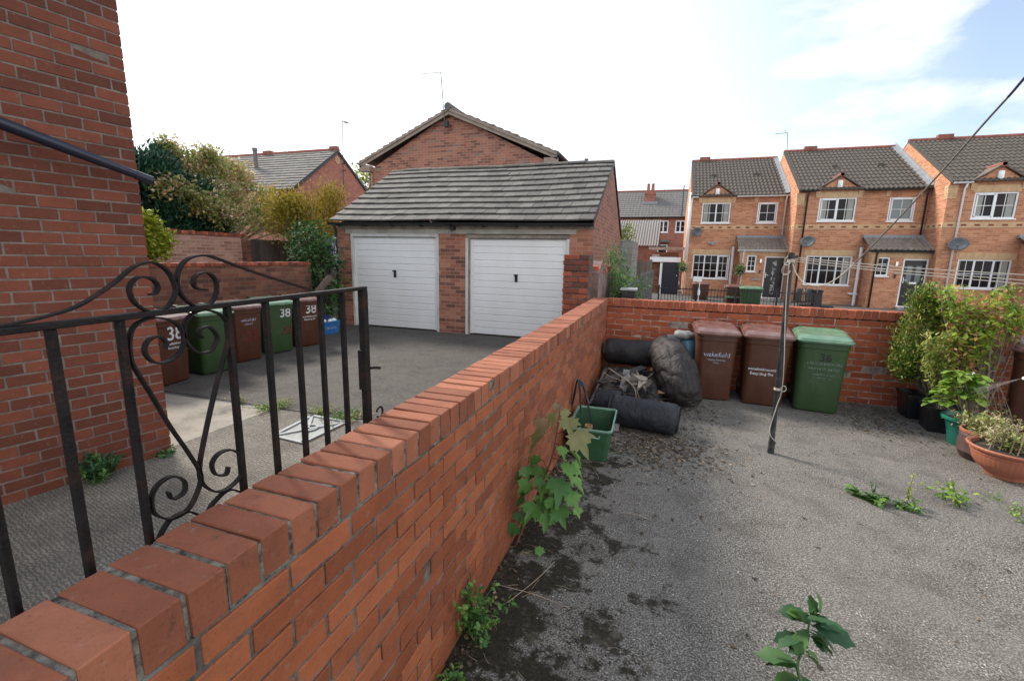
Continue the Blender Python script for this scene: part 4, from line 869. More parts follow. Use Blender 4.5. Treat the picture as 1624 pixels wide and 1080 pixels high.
def roll(mb, a, b, r, seed=0, n=40, sag=.0, sp=4):
    from mathutils import noise as N
    a, b = Vector(a), Vector(b); A = (b-a).normalized(); s = A.cross(Vector((0, 0, 1))).normalized(); up = s.cross(A); L = (b-a).length; vs = []; K = 26
    for i in range(K+1):
        t_ = i/K; e = min(t_, 1-t_)*L; rr = r*(1-.12*math.exp(-e/.012))
        for k in range(n):
            th = 2*math.pi*k/n; q = rr*(1+.09*N.noise(Vector((t_*4+seed, math.cos(th)*1.1, math.sin(th)*1.1)))+.035*N.noise(Vector((t_*18+seed, math.cos(th)*2.5, math.sin(th)*2.5)))-.03*(1-abs(N.noise(Vector((t_*9+seed, math.cos(th)*1.2, math.sin(th)*1.2+4)))))**8)
            if abs(th-1.9) < .16: q *= .965
            v_ = a+A*(t_*L)+s*q*math.cos(th)+up*q*math.sin(th)*(.93); v_.z = max(v_.z, .006); vs.append(v_)
    fs = [(i*n+k, i*n+(k+1)%n, (i+1)*n+(k+1)%n, (i+1)*n+k) for i in range(K) for k in range(n)]; mb.add(vs, fs)
    for e, sg in ((a, 1), (b, -1)):          # spiral ends
        sp_ = [e-A*sg*.002+s*(r*.88*(1-j/70))*math.cos(j*.42)+up*(r*.82*(1-j/70))*math.sin(j*.42) for j in range(60)]
        mb.strap([Vector((p.x, p.y, max(p.z, .01))) for p in sp_], A, .03, .006)
        mb.add([Vector((p.x, p.y, max(p.z, .008)))+A*sg*.008 for p in [e+s*r*.9*math.cos(2*math.pi*k/24)+up*r*.85*math.sin(2*math.pi*k/24) for k in range(24)]], [tuple(range(24))])
    return mb
mb = MB(); roll(mb, (-.47, 4.96, .178), (.22, 4.88, .168), .182, 1); o = mb.build('membrane_roll', M['membrane_blue'], smooth=True, autos=50); tag(o, 'dark blue black roll of ground sheet lying in front of the heap', 'roll')
mb = MB(); roll(mb, (-.76, 6.62, .50), (.10, 6.58, .52), .20, 5); o = mb.build('membrane_roll', M['membrane'], smooth=True, autos=50); tag(o, 'dark grey roll of ground sheet lying across the back of the heap against the wall', 'roll')
mb = MB(); roll(mb, (-.66, 5.12, .20), (-.40, 5.10, .21), .15, 9, n=26); o = mb.build('membrane_roll', M['membrane_blue'], smooth=True, autos=50); tag(o, 'short dark roll end tucked under the leaning plank', 'roll')
t = thing('wrapped_bundle', 'large soft brown black zipped bundle sagging beside the first brown bin', 'bundle', (.17, 6.05, 0))
def bentroll(mb, path, radii, seed, n=96, K=90, amp=.05):
    from mathutils import noise as N
    P = catmull(path, K//(len(path)-1)); L = len(P); vs = []; up = Vector((0, 0, 1))
    for i, p in enumerate(P):
        t_ = i/(L-1); A = (P[min(i+1, L-1)]-P[max(i-1, 0)]).normalized(); s_ = A.cross(Vector((1, .2, .1))).normalized(); u_ = s_.cross(A)
        f = t_*(len(radii)-1); k0 = min(int(f), len(radii)-2); r = radii[k0]+(radii[k0+1]-radii[k0])*(f-k0); e = min(t_, 1-t_); r *= min(1, (e/.13))**.42 if e < .13 else 1
        for k in range(n):
            th = 2*math.pi*k/n; c, q = math.cos(th), math.sin(th); v = Vector((t_*3.2+seed, c*.9, q*.9))
            fold = (1-abs(N.noise(Vector((v.x*2.6+.5*N.noise(v*1.5), v.y*.9, v.z*.9)))))**9; fold2 = (1-abs(N.noise(Vector((v.x*1.1, v.y*2.4, v.z*2.4+5)))))**10; tiny = N.noise(v*6)
            g = r*(1+.10*N.noise(v*.9))-amp*.85*fold-amp*.6*fold2+amp*.12*tiny
            w = p+s_*g*c+u_*g*q; w.z = max(w.z, .008); vs.append(w)
    mb.add(vs, [(i*n+k, i*n+(k+1)%n, (i+1)*n+(k+1)%n, (i+1)*n+k) for i in range(L-1) for k in range(n)]+[tuple(range(n-1, -1, -1)), tuple(range((L-1)*n, L*n))])
mb = MB(); bentroll(mb, [(.02, 6.62, .62), (.08, 6.30, .60), (.16, 6.0, .52), (.24, 5.78, .34), (.29, 5.70, .12)], [.18, .235, .255, .25, .22], 4, amp=.032)
bentroll(mb, [(.36, 6.05, .05), (.36, 6.0, .25), (.33, 5.98, .45)], [.20, .17, .10], 9, 60, 40, .03)
bo = mb.build('cover', M['membrane_brown'], t, smooth=True)
mb = MB()
for pxs in ([(1052,545), (1058,560), (1064,575)], [(1068,580), (1075,592), (1084,606)], [(1040,575), (1052,566), (1062,572), (1078,566)]):
    mb.strap(catmull([at(u, v, y=5.62+.0*i) for i, (u, v) in enumerate(pxs)], 3), (1, .1, 0), .006, .004)
mb.build('zip', M['rope_grey'], bo)
# crumpled sheets between
from mathutils import noise as NZ
mb = MB(); nx_, ny_ = 46, 70; V = []
for j in range(ny_+1):
    for i in range(nx_+1):
        x = -.80+.92*i/nx_; y = 5.02+1.55*j/ny_; e = min(1, 6*min(i/nx_, 1-i/nx_, .02+j/ny_, 1.02-j/ny_)+.03)
        z = (.20+.14*(j/ny_)+.11*NZ.noise(Vector((x*2.2, y*2.2, 4)))+.075*abs(NZ.noise(Vector((x*6, y*6, 1))))+.05*abs(NZ.noise(Vector((x*13, y*11, 8)))))*e
        V.append((x+.02*NZ.noise(Vector((x*5, y*5, 9))), y, max(z, .012)))
W_ = nx_+1; mb.add(V, [(j*W_+i, j*W_+i+1, (j+1)*W_+i+1, (j+1)*W_+i) for j in range(ny_) for i in range(nx_)])
shs = list(V)
o = mb.build('crumpled_sheet', M['membrane'], smooth=True); tag(o, 'crumpled black plastic sheeting filling the middle of the heap', 'sheet')
def beam(name, label, a, b, w, th, mat, cat='plank', side=(1, 0, 0)):
    a, b = Vector(a), Vector(b); d = (b-a).normalized(); s = Vector(side); s = (s-d*s.dot(d)).normalized(); n_ = d.cross(s); mb = MB(); vs = []
    K = 8
    for i in range(K+1):
        p = a.lerp(b, i/K)+n_*random.uniform(-.002, .002)
        for x, y in ((-1,-1),(1,-1),(1,1),(-1,1)): vs.append(p+s*(x*w/2*random.uniform(.96, 1.03))+n_*(y*th/2))
    mb.add(vs, [(i*4+k, i*4+(k+1)%4, (i+1)*4+(k+1)%4, (i+1)*4+k) for i in range(K) for k in range(4)]+[(3,2,1,0), (K*4, K*4+1, K*4+2, K*4+3)])
    o = mb.build(name, mat, bevel=.002); return tag(o, label, cat)
beam('plank', 'pale splintered plank lying along the foot of the long brick wall', at(938, 640, x=-.74), at(966, 575, x=-.74), .06, .022, M['plank'], side=(1, 0, .3))
beam('plank', 'grey weathered plank leaning lengthwise over the heap beside the crate', at(974, 683, y=4.72), at(994, 587, y=6.0), .085, .022, M['plank'])
beam('plank', 'dark wet plank lying across the crumpled sheet behind the crate', (-.70, 5.55, .30), (-.20, 6.2, .40), .11, .02, simple('plank_dark', (.045,.042,.04), .7, .3, 8, bump=.3))
mb = MB()
for pxs, r_, yy in (([(987,688), (998,665), (1007,640), (1008,622), (1000,608), (985,597), (966,584)], .007, 5.3), ([(955,590), (975,600), (1000,608), (1010,618)], .005, 5.6), ([(995,690), (999,660), (1010,645)], .004, 5.0), ([(1004,612), (1012,625), (1015,640)], .004, 5.4), ([(1015,606), (1025,600), (1036,592)], .006, 5.9)):
    mb.tube(catmull([at(u, v, y=yy) for u, v in pxs], 4), r_, 5, r=.9)
o = mb.build('dried_stems', M['twig'], smooth=True); tag(o, 'curved dried stems lying over the black heap', 'dried_stems')  # plain dried plant stems of no particular kind, bent over the heap
mb = MB()
for k in range(38):
    c = Vector((random.gauss(-.25, .07), random.gauss(5.45, .09), .36+random.random()*.05)); mb.add([c+Vector(rng.normal(size=3))*.045 for _ in range(4)], [(0,1,2,3)])
o = mb.build('torn_plastic', attr_mat('torn', [(0, (.12,.10,.085)), (1, (.33,.29,.25))], .8)); tag(o, 'torn scraps of pale dirty plastic on the middle of the heap', 'plastic scraps')
mb = MB()
for c, s_ in (((-.02, 6.05, .42), .10), ((.0, 5.62, .24), .09), ((.02, 5.12, .16), .12)):
    mb.add([Vector(c)+Vector(p)*s_ for p in ((-1,-.5,0), (.8,-.7,.15), (1.1,.4,-.1), (.1,.8,.1), (-.9,.4,.05))], [(0,1,2,3,4)])
o = mb.build('cardboard', M['card']); s_ = o.modifiers.new('s', 'SOLIDIFY'); s_.thickness = .006; tag(o, 'scraps of torn brown cardboard among the black sheeting', 'cardboard')
mb = MB(); p0, p1 = at(1058, 531, y=6.93), at(1118, 533, y=6.93); mb.box((p0.x, 6.93, .02), (p1.x-.0, 6.965, p0.z)); o = mb.build('board', M['board'], bevel=.004); tag(o, 'light grey board standing on edge against the far wall behind the bundle', 'board')
mb = MB(); c0 = at(1088, 552, y=6.75); mb.lathe([(.001, .42), (.11, .42), (.125, .46), (.125, .68), (.10, .73), (.03, .75), (.03, .78), (.001, .78)], (c0.x+.02, 6.76, 0), 24)
o = mb.build('water_bottle', M['blue_bottle'], smooth=True, autos=40); tag(o, 'pale blue plastic container peeping out behind the first brown bin', 'container')
mb = MB(); mb.box((c0.x-.17, 6.63, .01), (c0.x+.19, 6.90, .42), None, None, .01); o = mb.build('packing_box', simple('box_grey', (.20,.19,.18), .8, .3, 6), bevel=.01); tag(o, 'grey box standing behind the bundle under the blue container', 'box')
mb = MB(); lump(mb, (c0.x-.04, 6.72, .80), (.15, .10, .07), (1, 0, 0), 20, 12, amp=.05, seed=2); o = mb.build('plastic_bag', simple('bag_grey', (.30,.30,.28), .5, .3, 9), smooth=True); tag(o, 'crumpled grey bag on top of the blue container', 'bag')
lt2 = MB()
for k in range(700):
    v_ = random.choice(shs)
    if v_[2] < .06: continue
    w = random.random()*6.28; s_ = random.uniform(.006, .02); c_, q_ = math.cos(w), math.sin(w); lt2.add([(v_[0]+s_*(a*c_-b*q_), v_[1]+s_*(a*q_+b*c_), v_[2]+.006+random.uniform(0, .01)) for a, b in ((-1, -.4), (0, -.6), (1, 0), (0, .55), (-.8, .4))], [(0,1,2,3,4)])
for k in range(90):
    v_ = Vector(random.choice(shs)); w = random.random()*6.28; L = random.uniform(.05, .22); d = Vector((math.cos(w), math.sin(w), random.uniform(-.1, .15))); a = v_+Vector((0, 0, .015)); lt2.tube([a, a+d*L*.5+Vector((0, 0, .01)), a+d*L], random.uniform(.001, .003), 4)
o = lt2.build('heap_litter', M['litter']); tag(o, 'dead leaves and twigs caught on the black sheeting of the heap', 'leaf litter', kind='stuff')
# ================================================================ WASHING LINE POLE AND LINES
PB, PT = Vector((1.09, 4.746, 0)), at(1256, 403, y=4.74)
t = thing('washing_line_pole', 'slim dark metal washing line pole standing upright in the yard', 'pole', PB)
mb = MB(); mb.tube([PB-Vector((0, 0, .03)), PB.lerp(PT, .35), PB.lerp(PT, .7), PT], [.025, .023, .022, .021], 14); mb.build('pole', M['pole_metal'], t, smooth=True, autos=50)
mb = MB(); mb.tube([PT-Vector((0, 0, .10)), PT+Vector((0, 0, .012))], .026, 12); mb.box(PT+Vector((-.05, -.01, -.035)), PT+Vector((.05, .01, -.015))); mb.build('cap', M['black'], t)
mb = MB(); mb.tube([PB-Vector((0, 0, .01)), PB+Vector((0, 0, .10))], .03, 12); mb.tube([PB+Vector((0, 0, .10)), PB+Vector((0, 0, .115))], .034, 12); mb.build('socket', M['pole_metal'], t)
def line(name, label, pts, rad, mat, k=8, cat='washing line', group=None):
    mb = MB(); mb.tube(catmull(pts, k), rad, 6); o = mb.build(name, mat, smooth=True); return tag(o, label, cat, group)
T0 = PT-Vector((0, 0, .045))
ends = [((1640, 437), 'uppermost'), ((1640, 446), 'middle'), ((1640, 452), 'lowest')]
for (px, w_), dz in zip(ends, (.015, 0, -.02)):
    e = at(*px, y=4.9); m1 = T0.lerp(e, .5)-Vector((0, 0, .012)); e2 = e+(e-T0)*.5
    line('washing_line', '%s of the three pale washing lines stretched from the pole to the right' % w_, [T0+Vector((.02, 0, dz)), m1+Vector((0, 0, dz*.4)), e, e2], .0042, M['rope'], group='washing lines from the pole')
r1 = [T0, at(1262, 432, y=4.68), at(1276, 449, y=4.62), at(1300, 453, y=4.5), at(1322, 445, y=4.3), at(1350, 423, y=4.0)]
q = [at(1420, 352, y=3.45), at(1500, 265, y=2.95), at(1560, 197, y=2.65), at(1600, 153, y=2.48)]
a_, b_ = at(1624, 125, y=2.39), at(1720, 10, y=2.1)
wl = thing('washing_line', 'thick slack line drooping from the pole then rising overhead, pale turning grey then blue', 'washing line', T0)
full = catmull(r1+q, 8)
mb = MB(); mb.tube(full[:42], .0045, 6); mb.build('pale_length', M['rope'], wl, smooth=True)
mb = MB(); mb.tube(full[41:], .0048, 6); mb.build('grey_length', M['rope_grey'], wl, smooth=True)
mb = MB(); mb.tube(catmull([at(1600, 153, y=2.48), a_, b_, b_+(b_-a_)*1.5], 6), .0056, 6); mb.build('blue_length', M['rope_blue'], wl, smooth=True)
mb = MB()
for dx, zz, rr in ((-.03, -.03, .04), (-.03, -.10, .055)):
    mb.tube([PT+Vector((dx+rr*.55*math.cos(w), .03*math.sin(w*2), zz-.03+rr*math.sin(w))) for w in np.linspace(0, 2*math.pi, 22)], .0035, 5)
for k in range(4): mb.tube([PT+Vector((.026*math.cos(w), .026*math.sin(w), -.05-.008*k+.003*math.sin(3*w))) for w in np.linspace(0, 2*math.pi, 14)], .004, 5)
mb.tube(catmull([PT+Vector((-.02, -.03, -.06)), PT+Vector((.0, -.035, -.5)), PB.lerp(PT, .5)+Vector((.022, -.03, 0)), PB.lerp(PT, .34)+Vector((.03, -.03, 0)), PB.lerp(PT, .25)+Vector((.0, -.034, 0)), PB.lerp(PT, .12)+Vector((-.03, -.01, 0)), PB+Vector((.01, -.035, .14))], 5), .0035, 5)
for k in range(3): mb.tube([PB.lerp(PT, .335)+Vector((.027*math.cos(w), .027*math.sin(w), .008*k)) for w in np.linspace(0, 2*math.pi, 14)], .004, 5)
mb.tube([PB.lerp(PT, .345)+Vector((.045+.022*math.cos(w), -.02, .0+.028*math.sin(w))) for w in np.linspace(0, 6.28, 14)], .004, 5)
o = mb.build('tied_rope', M['rope'], smooth=True); tag(o, 'pale cord looped and knotted around the washing line pole', 'rope')
# ================================================================ POTS
def soilfill(mb, c, r, z): mb.add([(c[0]+r*math.cos(w), c[1]+r*math.sin(w), z+random.uniform(-.008, .008)) for w in np.linspace(0, 2*math.pi, 22)[:-1]]+[(c[0], c[1], z+.02)], [(k, (k+1) % 21, 21) for k in range(21)])
def roundpot(name, label, c, prof, mat, soilz, soilr, rib=0, ribn=0, n=96):
    t = thing(name, label, 'plant pot', (c[0], c[1], 0)); b = MB(); b.lathe(prof, (c[0], c[1], 0), n, rib=rib, ribn=ribn); b.build('pot', mat, t, smooth=True, autos=35)
    b = MB(); soilfill(b, c, soilr, soilz); b.build('soil', M['soil'], t); return t
def rectpot(name, label, c, w, d, h, rz=0):
    t = thing(name, label, 'planter', (c[0], c[1], 0), rz); b = MB(); b.loft([(0,0,.004,w*.84,d*.84,.025), (0,0,h*.88,w*.97,d*.97,.03), (0,0,h*.885,w*1.03,d*1.03,.03), (0,0,h,w*1.04,d*1.04,.03), (0,0,h,w*.96,d*.96,.025), (0,0,h-.05,w*.93,d*.93,.025)], 5); b.build('trough', M['black'], t, world=False, smooth=True, autos=30)
    b = MB(); b.loft([(0,0,h-.06,w*.92,d*.92,.02)], 5, cap=(False, True)); b.build('soil', M['soil'], t, world=False); return t
rectpot('planter', 'black rectangular trough holding the dark bushy conifer', (3.06, 6.63), .42, .36, .30, R(-4))
rectpot('planter', 'black square planter in front of the trough and left of the green pot', (3.06, 6.18), .36, .34, .28, R(-8))
roundpot('plant_pot', 'round teal green pot with a flared rim', (3.06, 5.74), [(.001, .003), (.125, .003), (.13, .02), (.145, .12), (.165, .20), (.168, .205), (.172, .21), (.185, .262), (.215, .268), (.218, .292), (.205, .30), (.185, .28), (.17, .22)], M['pot_green'], .25, .18)
roundpot('plant_pot', 'brown barrel shaped pot between the green pot and the terracotta bowl', (2.985, 5.34), [(.001, .003), (.13, .003), (.145, .02), (.163, .07), (.170, .075), (.170, .095), (.168, .10), (.172, .16), (.165, .22), (.170, .225), (.168, .25), (.155, .27), (.150, .25), (.14, .2)], M['pot_brown'], .235, .15, .006, 18)
bt = MB(); bt.lathe([(.158, .262), (.170, .265), (.172, .285), (.155, .29), (.15, .27)], (2.985, 5.34, 0), 48)
o_ = [o for o in bpy.data.objects if o.get('label', '').startswith('brown barrel')][0]; bt.build('rim', M['terracotta'], o_, smooth=True, autos=40)
roundpot('plant_pot', 'wide terracotta bowl with ribbed sides at the right edge', (2.985, 4.97), [(.001, .003), (.135, .003), (.14, .02), (.15, .045), (.20, .08), (.232, .13), (.248, .19), (.250, .20), (.256, .205), (.258, .222), (.252, .228), (.256, .235), (.282, .245), (.287, .262), (.278, .272), (.255, .262), (.245, .22)], M['terracotta'], .235, .245, .0045, 44, 176)
# plants in pots
def plant(name, label, base, cat='plant', group=None): return thing(name, label, cat, base, 0, group)
def X2(u, v, y): return tuple(at(u, v, y=y))
lv, st = MB(), MB()
C = clumps(lv, [(X2(1455, 565, 6.6), (.24, .22, .28)), (X2(1462, 530, 6.6), (.20, .2, .30)), (X2(1467, 485, 6.6), (.12, .12, .20)), (X2(1440, 575, 6.6), (.14, .16, .18)), (X2(1485, 495, 6.6), (.10, .12, .12))], 90, 26, .10, .036, NEEDLE, .8, .35, wide=3.0)
limbs(st, (3.1, 6.63, .25), [tuple(c) for c in C], .012, 60); t = plant('potted_conifer', 'dark green bushy conifer with browning patches growing in the black trough', (3.1, 6.63, .25), 'shrub'); lv.build('foliage', M['lf_cypress'], t); st.build('stem', M['bark_pale'], t)
def stemplant(name, label, base, tips, rad, mat, leafn, lsize, smat='twig', tmpl=LEAF, cat='plant', spread=.05, along=.45, wide=1, up=.1, whorl=0, drop=0):
    t = plant(name, label, base, cat); lv, st = MB(), MB()
    for tp in tips:
        b = Vector(base)+Vector((random.uniform(-.04, .04), random.uniform(-.04, .04), 0)); e = Vector(tp); mid = b.lerp(e, .5)+Vector((random.uniform(-.04, .04), random.uniform(-.04, .04), .03)); path = catmull([b, mid, e], 5)
        st.tube(path, [rad*(1-.06*i) for i in range(len(path))], 5, r=random.random()*.6); r_ = random.random()
        for k in range(leafn):
            s_ = along+(1-along)*random.random()**.8 if not whorl else 1-random.random()*.12
            i = min(len(path)-1, int(s_*(len(path)-1))); p = path[i]+Vector(rng.normal(size=3))*spread; d = rdir(up); d[2] -= drop
            if whorl: p = path[-1]+Vector((0, 0, -random.random()*.05)); a = 2.4*k; d = np.array((math.cos(a), math.sin(a), .25-.5*random.random()))
            put(lv, tmpl, p, d, lsize*random.uniform(.65, 1.25), random.uniform(-.5, .5), min(1, max(0, r_+random.gauss(0, .22))), wide)
    lv.build('foliage', mat, t); st.build('stem', M[smat], t); return t
tips = [X2(1484+random.random()*152, 455+random.random()*62-18*math.sin(k), 6.15+random.random()*.5) for k in range(62)]+[X2(1500+random.random()*75, 505+random.random()*75, 6.1+random.random()*.4) for k in range(46)]
stemplant('potted_shrub', 'tall airy shrub with yellow green and orange red leaves rising above the wall', (3.42, 6.3, .05), tips, .005, M['lf_tallbush'], 44, .062, 'bark_pale', cat='shrub', spread=.04, along=.82, wide=.9, up=.25)
mb = MB(); mb.tube(catmull([(3.5, 6.25, .02), X2(1568, 575, 6.25), X2(1572, 545, 6.25), X2(1580, 520, 6.3)], 5), [.014]*16, 7); mb.tube(catmull([X2(1498, 470, 6.3), X2(1494, 490, 6.3), X2(1502, 520, 6.3), X2(1510, 560, 6.3), (3.35, 6.3, .05)], 5), .008, 6)
mb.tube(catmull([X2(1560, 615, 6.0), X2(1570, 590, 6.0), X2(1580, 590, 6.0)], 4), .006, 5); mb.build('stem', M['bark_pale'], [o for o in bpy.data.objects if o.get('label', '').startswith('tall airy')][0], smooth=True)
tips = [X2(1462+random.random()*40, 515+random.random()*60, 6.1+random.random()*.15) for k in range(26)]
stemplant('potted_fern', 'feathery yellow green plant in the black square planter', (3.06, 6.18, .22), tips, .005, M['lf_fern'], 60, .042, 'bark_pale', NEEDLE, spread=.028, along=.4, wide=3, up=.5)
tips = [X2(1476+random.random()*82, 585+random.random()*50, 5.65+random.random()*.25) for k in range(32)]
stemplant('potted_hydrangea', 'bright green leafy plant with large leaves in the teal pot', (3.06, 5.74, .24), tips, .005, M['lf_hyd'], 12, .085, cat='plant', whorl=1, wide=1.35, tmpl=SMOOTHL)
mb = MB()
for u, v in ((1528, 590), (1534, 594), (1543, 592), (1524, 596), (1540, 598), (1558, 622)):
    c = at(u, v, y=5.75)
    for k in range(8): put(mb, LEAF, c, rdir(.3), .018, r=.5)
mb.build('flower', M['flower'], [o for o in bpy.data.objects if o.get('label', '').startswith('bright green leafy')][0])
tips = [(2.985+random.gauss(0, .10), 5.34+random.gauss(0, .10), .33+random.random()*.10) for k in range(40)]
stemplant('potted_herb', 'straggly green and straw coloured trailing plant in the barrel pot', (2.985, 5.34, .235), tips, .002, M['lf_dry'], 26, .045, spread=.04, along=.1, wide=.6, tmpl=LEAF)
tips = [(2.98+random.gauss(0, .11), 4.97+random.gauss(0, .10), .30+random.random()*.14) for k in range(46)]
stemplant('potted_succulent', 'dried upright flower stalks and pale rosettes in the terracotta bowl', (2.985, 4.97, .23), tips, .003, M['lf_dry'], 16, .05, spread=.03, along=.15, wide=.6)
for k in range(15):
    mb = MB(); b = Vector((3.0+random.gauss(0, .12), 4.95+random.gauss(0, .07), .24)); e = b+Vector((random.gauss(0, .03), 0, random.uniform(.14, .30))); mb.tube([b, b.lerp(e, .5)+Vector((.01, 0, 0)), e], [.005, .0045, .003], 5, r=.9)
    for j in range(10): put(mb, LEAF, e+Vector(rng.normal(size=3))*.008-Vector((0, 0, random.random()*.03)), rdir(.2), .022, r=random.uniform(.5, 1))
    mb.build('flower_stalk', M['twig'], [o for o in bpy.data.objects if o.get('label', '').startswith('dried upright')][0])
# grey dead stems right
tips = [X2(1560+random.random()*40, 605+random.random()*50, 5.6) for k in range(14)]
stemplant('dead_plant', 'bare grey twiggy stems between the teal pot and the brown bin', (3.4, 5.6, .0), tips, .004, M['lf_dry'], 4, .03, 'bark_pale', spread=.02)
# hose
hz = at(1622, 600, y=5.25)
t = thing('hose_nozzle', 'white hose nozzle poking in at the right edge by the brown bin', 'hose', hz); mb = MB(); mb.tube([hz, hz+Vector((.03, 0, .005)), hz+Vector((.12, 0, .02))], [.012, .020, .020], 12); mb.build('nozzle', M['white'], t, smooth=True, autos=40)
mb = MB(); mb.tube(catmull([hz+Vector((.12, 0, .02)), hz+Vector((.35, .1, .0)), hz+Vector((.7, .3, -.5)), hz+Vector((1.0, .5, -.8))], 6), .014, 8); mb.build('hose', M['rope_grey'], t, smooth=True)
mb = MB()
for k in range(60):
    s_ = random.gauss(0, .5); dv = Vector((-1, random.gauss(0, .07), -.42+s_*.20)).normalized(); L0 = random.uniform(0, .28); L = random.uniform(.08, .22)
    pts = [hz+dv*a+Vector((0, 0, -.25*a*a)) for a in (L0, L0+L*.5, min(.34, L0+L))]; mb.tube(pts, .0011, 3)
o = mb.build('water_spray', plain('water_spray', (.62,.55,.52), .2, alpha=.08), smooth=True); tag(o, 'thin fan of water spraying left from the white nozzle', 'water spray', kind='stuff')
# ================================================================ WEEDS AND SAPLING
def leaf_on(lv, st, p, q, size, tmpl, r, roll=0, wide=1, drop=.3):
    """petiole p->q with a leaf at q"""
    st.tube([p, Vector(p).lerp(Vector(q), .5)+Vector((0, 0, .01)), q], .0022, 5, r=.8); d = Vector(q)-Vector(p); d.z = d.z*.3-drop*d.length; put(lv, tmpl, q, tuple(d), size, roll, r, wide)
t = plant('maple_sapling', 'sycamore sapling with big lobed leaves, bronze at the top, against the long brick wall', (-.79, 2.50, 0), 'sapling')
lo, hi, st = MB(), MB(), MB()
base = Vector((-.79, 2.50, 0)); top = at(889, 640, y=2.72); midp = at(872, 735, y=2.62); path = catmull([base, base.lerp(midp, .5)+Vector((.0, .02, .0)), midp, midp.lerp(top, .5)+Vector((.01, 0, 0)), top], 6)
st.tube(path, [.009*(1-.03*i) for i in range(len(path))], 7, r=.1)
spec = [ # leaf px (base of blade), size, top?
 (880,655,.085,1,(-.3,-.5)), (892,650,.07,1,(.6,-.2)), (868,668,.12,1,(-.9,-.6)), (900,662,.12,1,(.5,-.9)), (908,686,.17,1,(1,-.45)), (862,690,.14,1,(-1,-.4)), (884,640,.055,1,(0,-.5)),
 (885,708,.10,0,(.8,-.5)), (905,716,.11,0,(1,-.2)), (858,728,.13,0,(-1,-.4)), (893,735,.13,0,(.9,-.6)), (850,752,.14,0,(-1,-.1)), (882,758,.17,0,(.5,-1)), (905,760,.13,0,(1,.1)), (845,775,.14,0,(-1,-.5)), (872,786,.15,0,(0,-1)), (898,782,.13,0,(1,-.4)), (835,752,.11,0,(-1,.2)), (852,800,.13,0,(-.5,-1)), (885,805,.12,0,(.6,-.9)), (832,792,.11,0,(-1,0)), (866,815,.11,0,(.2,-.9)), (905,738,.10,0,(1,.2)), (870,765,.12,0,(-.4,-.9)), (840,765,.10,0,(-.8,-.8)), (860,740,.12,0,(-.2,-1))]
spec += [(random.gauss(862, 22), random.gauss(785, 30), random.uniform(.05, .10), 0, (random.uniform(-1, 1), random.uniform(-1, .2))) for _ in range(20)]
for u, v, sz, tp, (dx, dy) in spec:
    q = at(u, v, y=2.55+random.uniform(-.1, .14)); q.x = max(q.x, -.79); k = min(range(len(path)), key=lambda i: abs(path[i].z-q.z)); p = path[max(0, k-1)]
    mbx = hi if tp else lo; d = Vector((dx, dy, -.55 if not tp else -.8)); st.tube([p, p.lerp(q, .6)+Vector((0, 0, .015)), q], .0025, 5, r=.7)
    put(mbx, MAPLE, q, tuple(d), sz*1.0, random.uniform(-.5, .5), min(1, max(0, random.random())), 1)
lo.build('lower_leaves', M['lf_maple'], t, smooth=True); hi.build('bronze_leaves', M['lf_maple_top'], t, smooth=True); st.build('stem', simple('stem_red', (.12,.045,.03), .6, .2, 20), t, smooth=True)
def weed(name, label, c, n, h, spread, ls, mat='lf_weed', lean=.4, leafn=10, flowers=None, wide=1, cat='weed', group=None, up=.3):
    t = plant(name, label, c, cat, group); lv, st, fl = MB(), MB(), MB(); c = Vector(c)
    for k in range(n):
        b = c+Vector((random.gauss(0, spread*.35), random.gauss(0, spread*.35), 0)); e = b+Vector((random.gauss(0, spread*lean), random.gauss(0, spread*lean), h*random.uniform(.45, 1))); path = catmull([b, b.lerp(e, .5)+Vector((0, 0, h*.08)), e], 4)
        st.tube(path, .0018, 4, r=.3); r_ = random.random()
        for j in range(leafn):
            p = path[random.randrange(2, len(path))]; put(lv, WEEDL, p, rdir(up), ls*random.uniform(.5, 1.2), None, min(1, max(0, r_+random.gauss(0, .2))), wide)
        if flowers and random.random() < .35:
            for j in range(5): put(fl, LEAF, e, rdir(.4), .010, r=.5)
    lv.build('foliage', M[mat], t); st.build('stem', M['lf_weed'], t)
    if fl.v: fl.build('flower', M[flowers], t)
    return t
weed('weed', 'pink flowered lacy weed at the foot of the long brick wall in the foreground', (-.765, 1.78, 0), 34, .30, .10, .028, 'lf_weed', .8, 14, 'flower_pink')
weed('weed', 'tiny bright weed at the very bottom of the wall near the photo edge', (-.74, 1.50, 0), 7, .07, .04, .03, 'lf_weed', .8, 6)
p = at(1412, 797, z=0)
weed('weed', 'leafy green dandelion weed with reddish stems in the tarmac crack', (1.62, 4.03, 0), 10, .06, .07, .075, 'lf_weed', .9, 6, wide=1.0, up=-.1)
weed('weed', 'low clump of flat leaves at the right of the crack weeds beside the upright sprig', (1.86, 4.00, 0), 9, .06, .07, .055, 'lf_weed', .9, 7, wide=.8, up=-.1)
weed('weed', 'slender upright sprig growing from the tarmac crack', (1.90, 4.06, 0), 3, .27, .02, .022, 'lf_fern', .5, 24)
weed('weed', 'short upright sprig left of the taller one in the crack', (1.70, 4.10, 0), 3, .14, .015, .02, 'lf_weed_dark', .5, 16)
weed('weed', 'pale green clump of weeds in the crack nearer the pots', (2.28, 4.22, 0), 14, .12, .10, .045, 'lf_hyd', .7, 7)
weed('weed', 'thin trailing weed at the right end of the crack', (2.60, 4.28, 0), 9, .04, .13, .03, 'lf_hyd', .9, 6)
t = plant('thistle_plant', 'dark green thistle like weed with drooping buds at the bottom right foreground', (.78, 1.62, 0), 'weed')
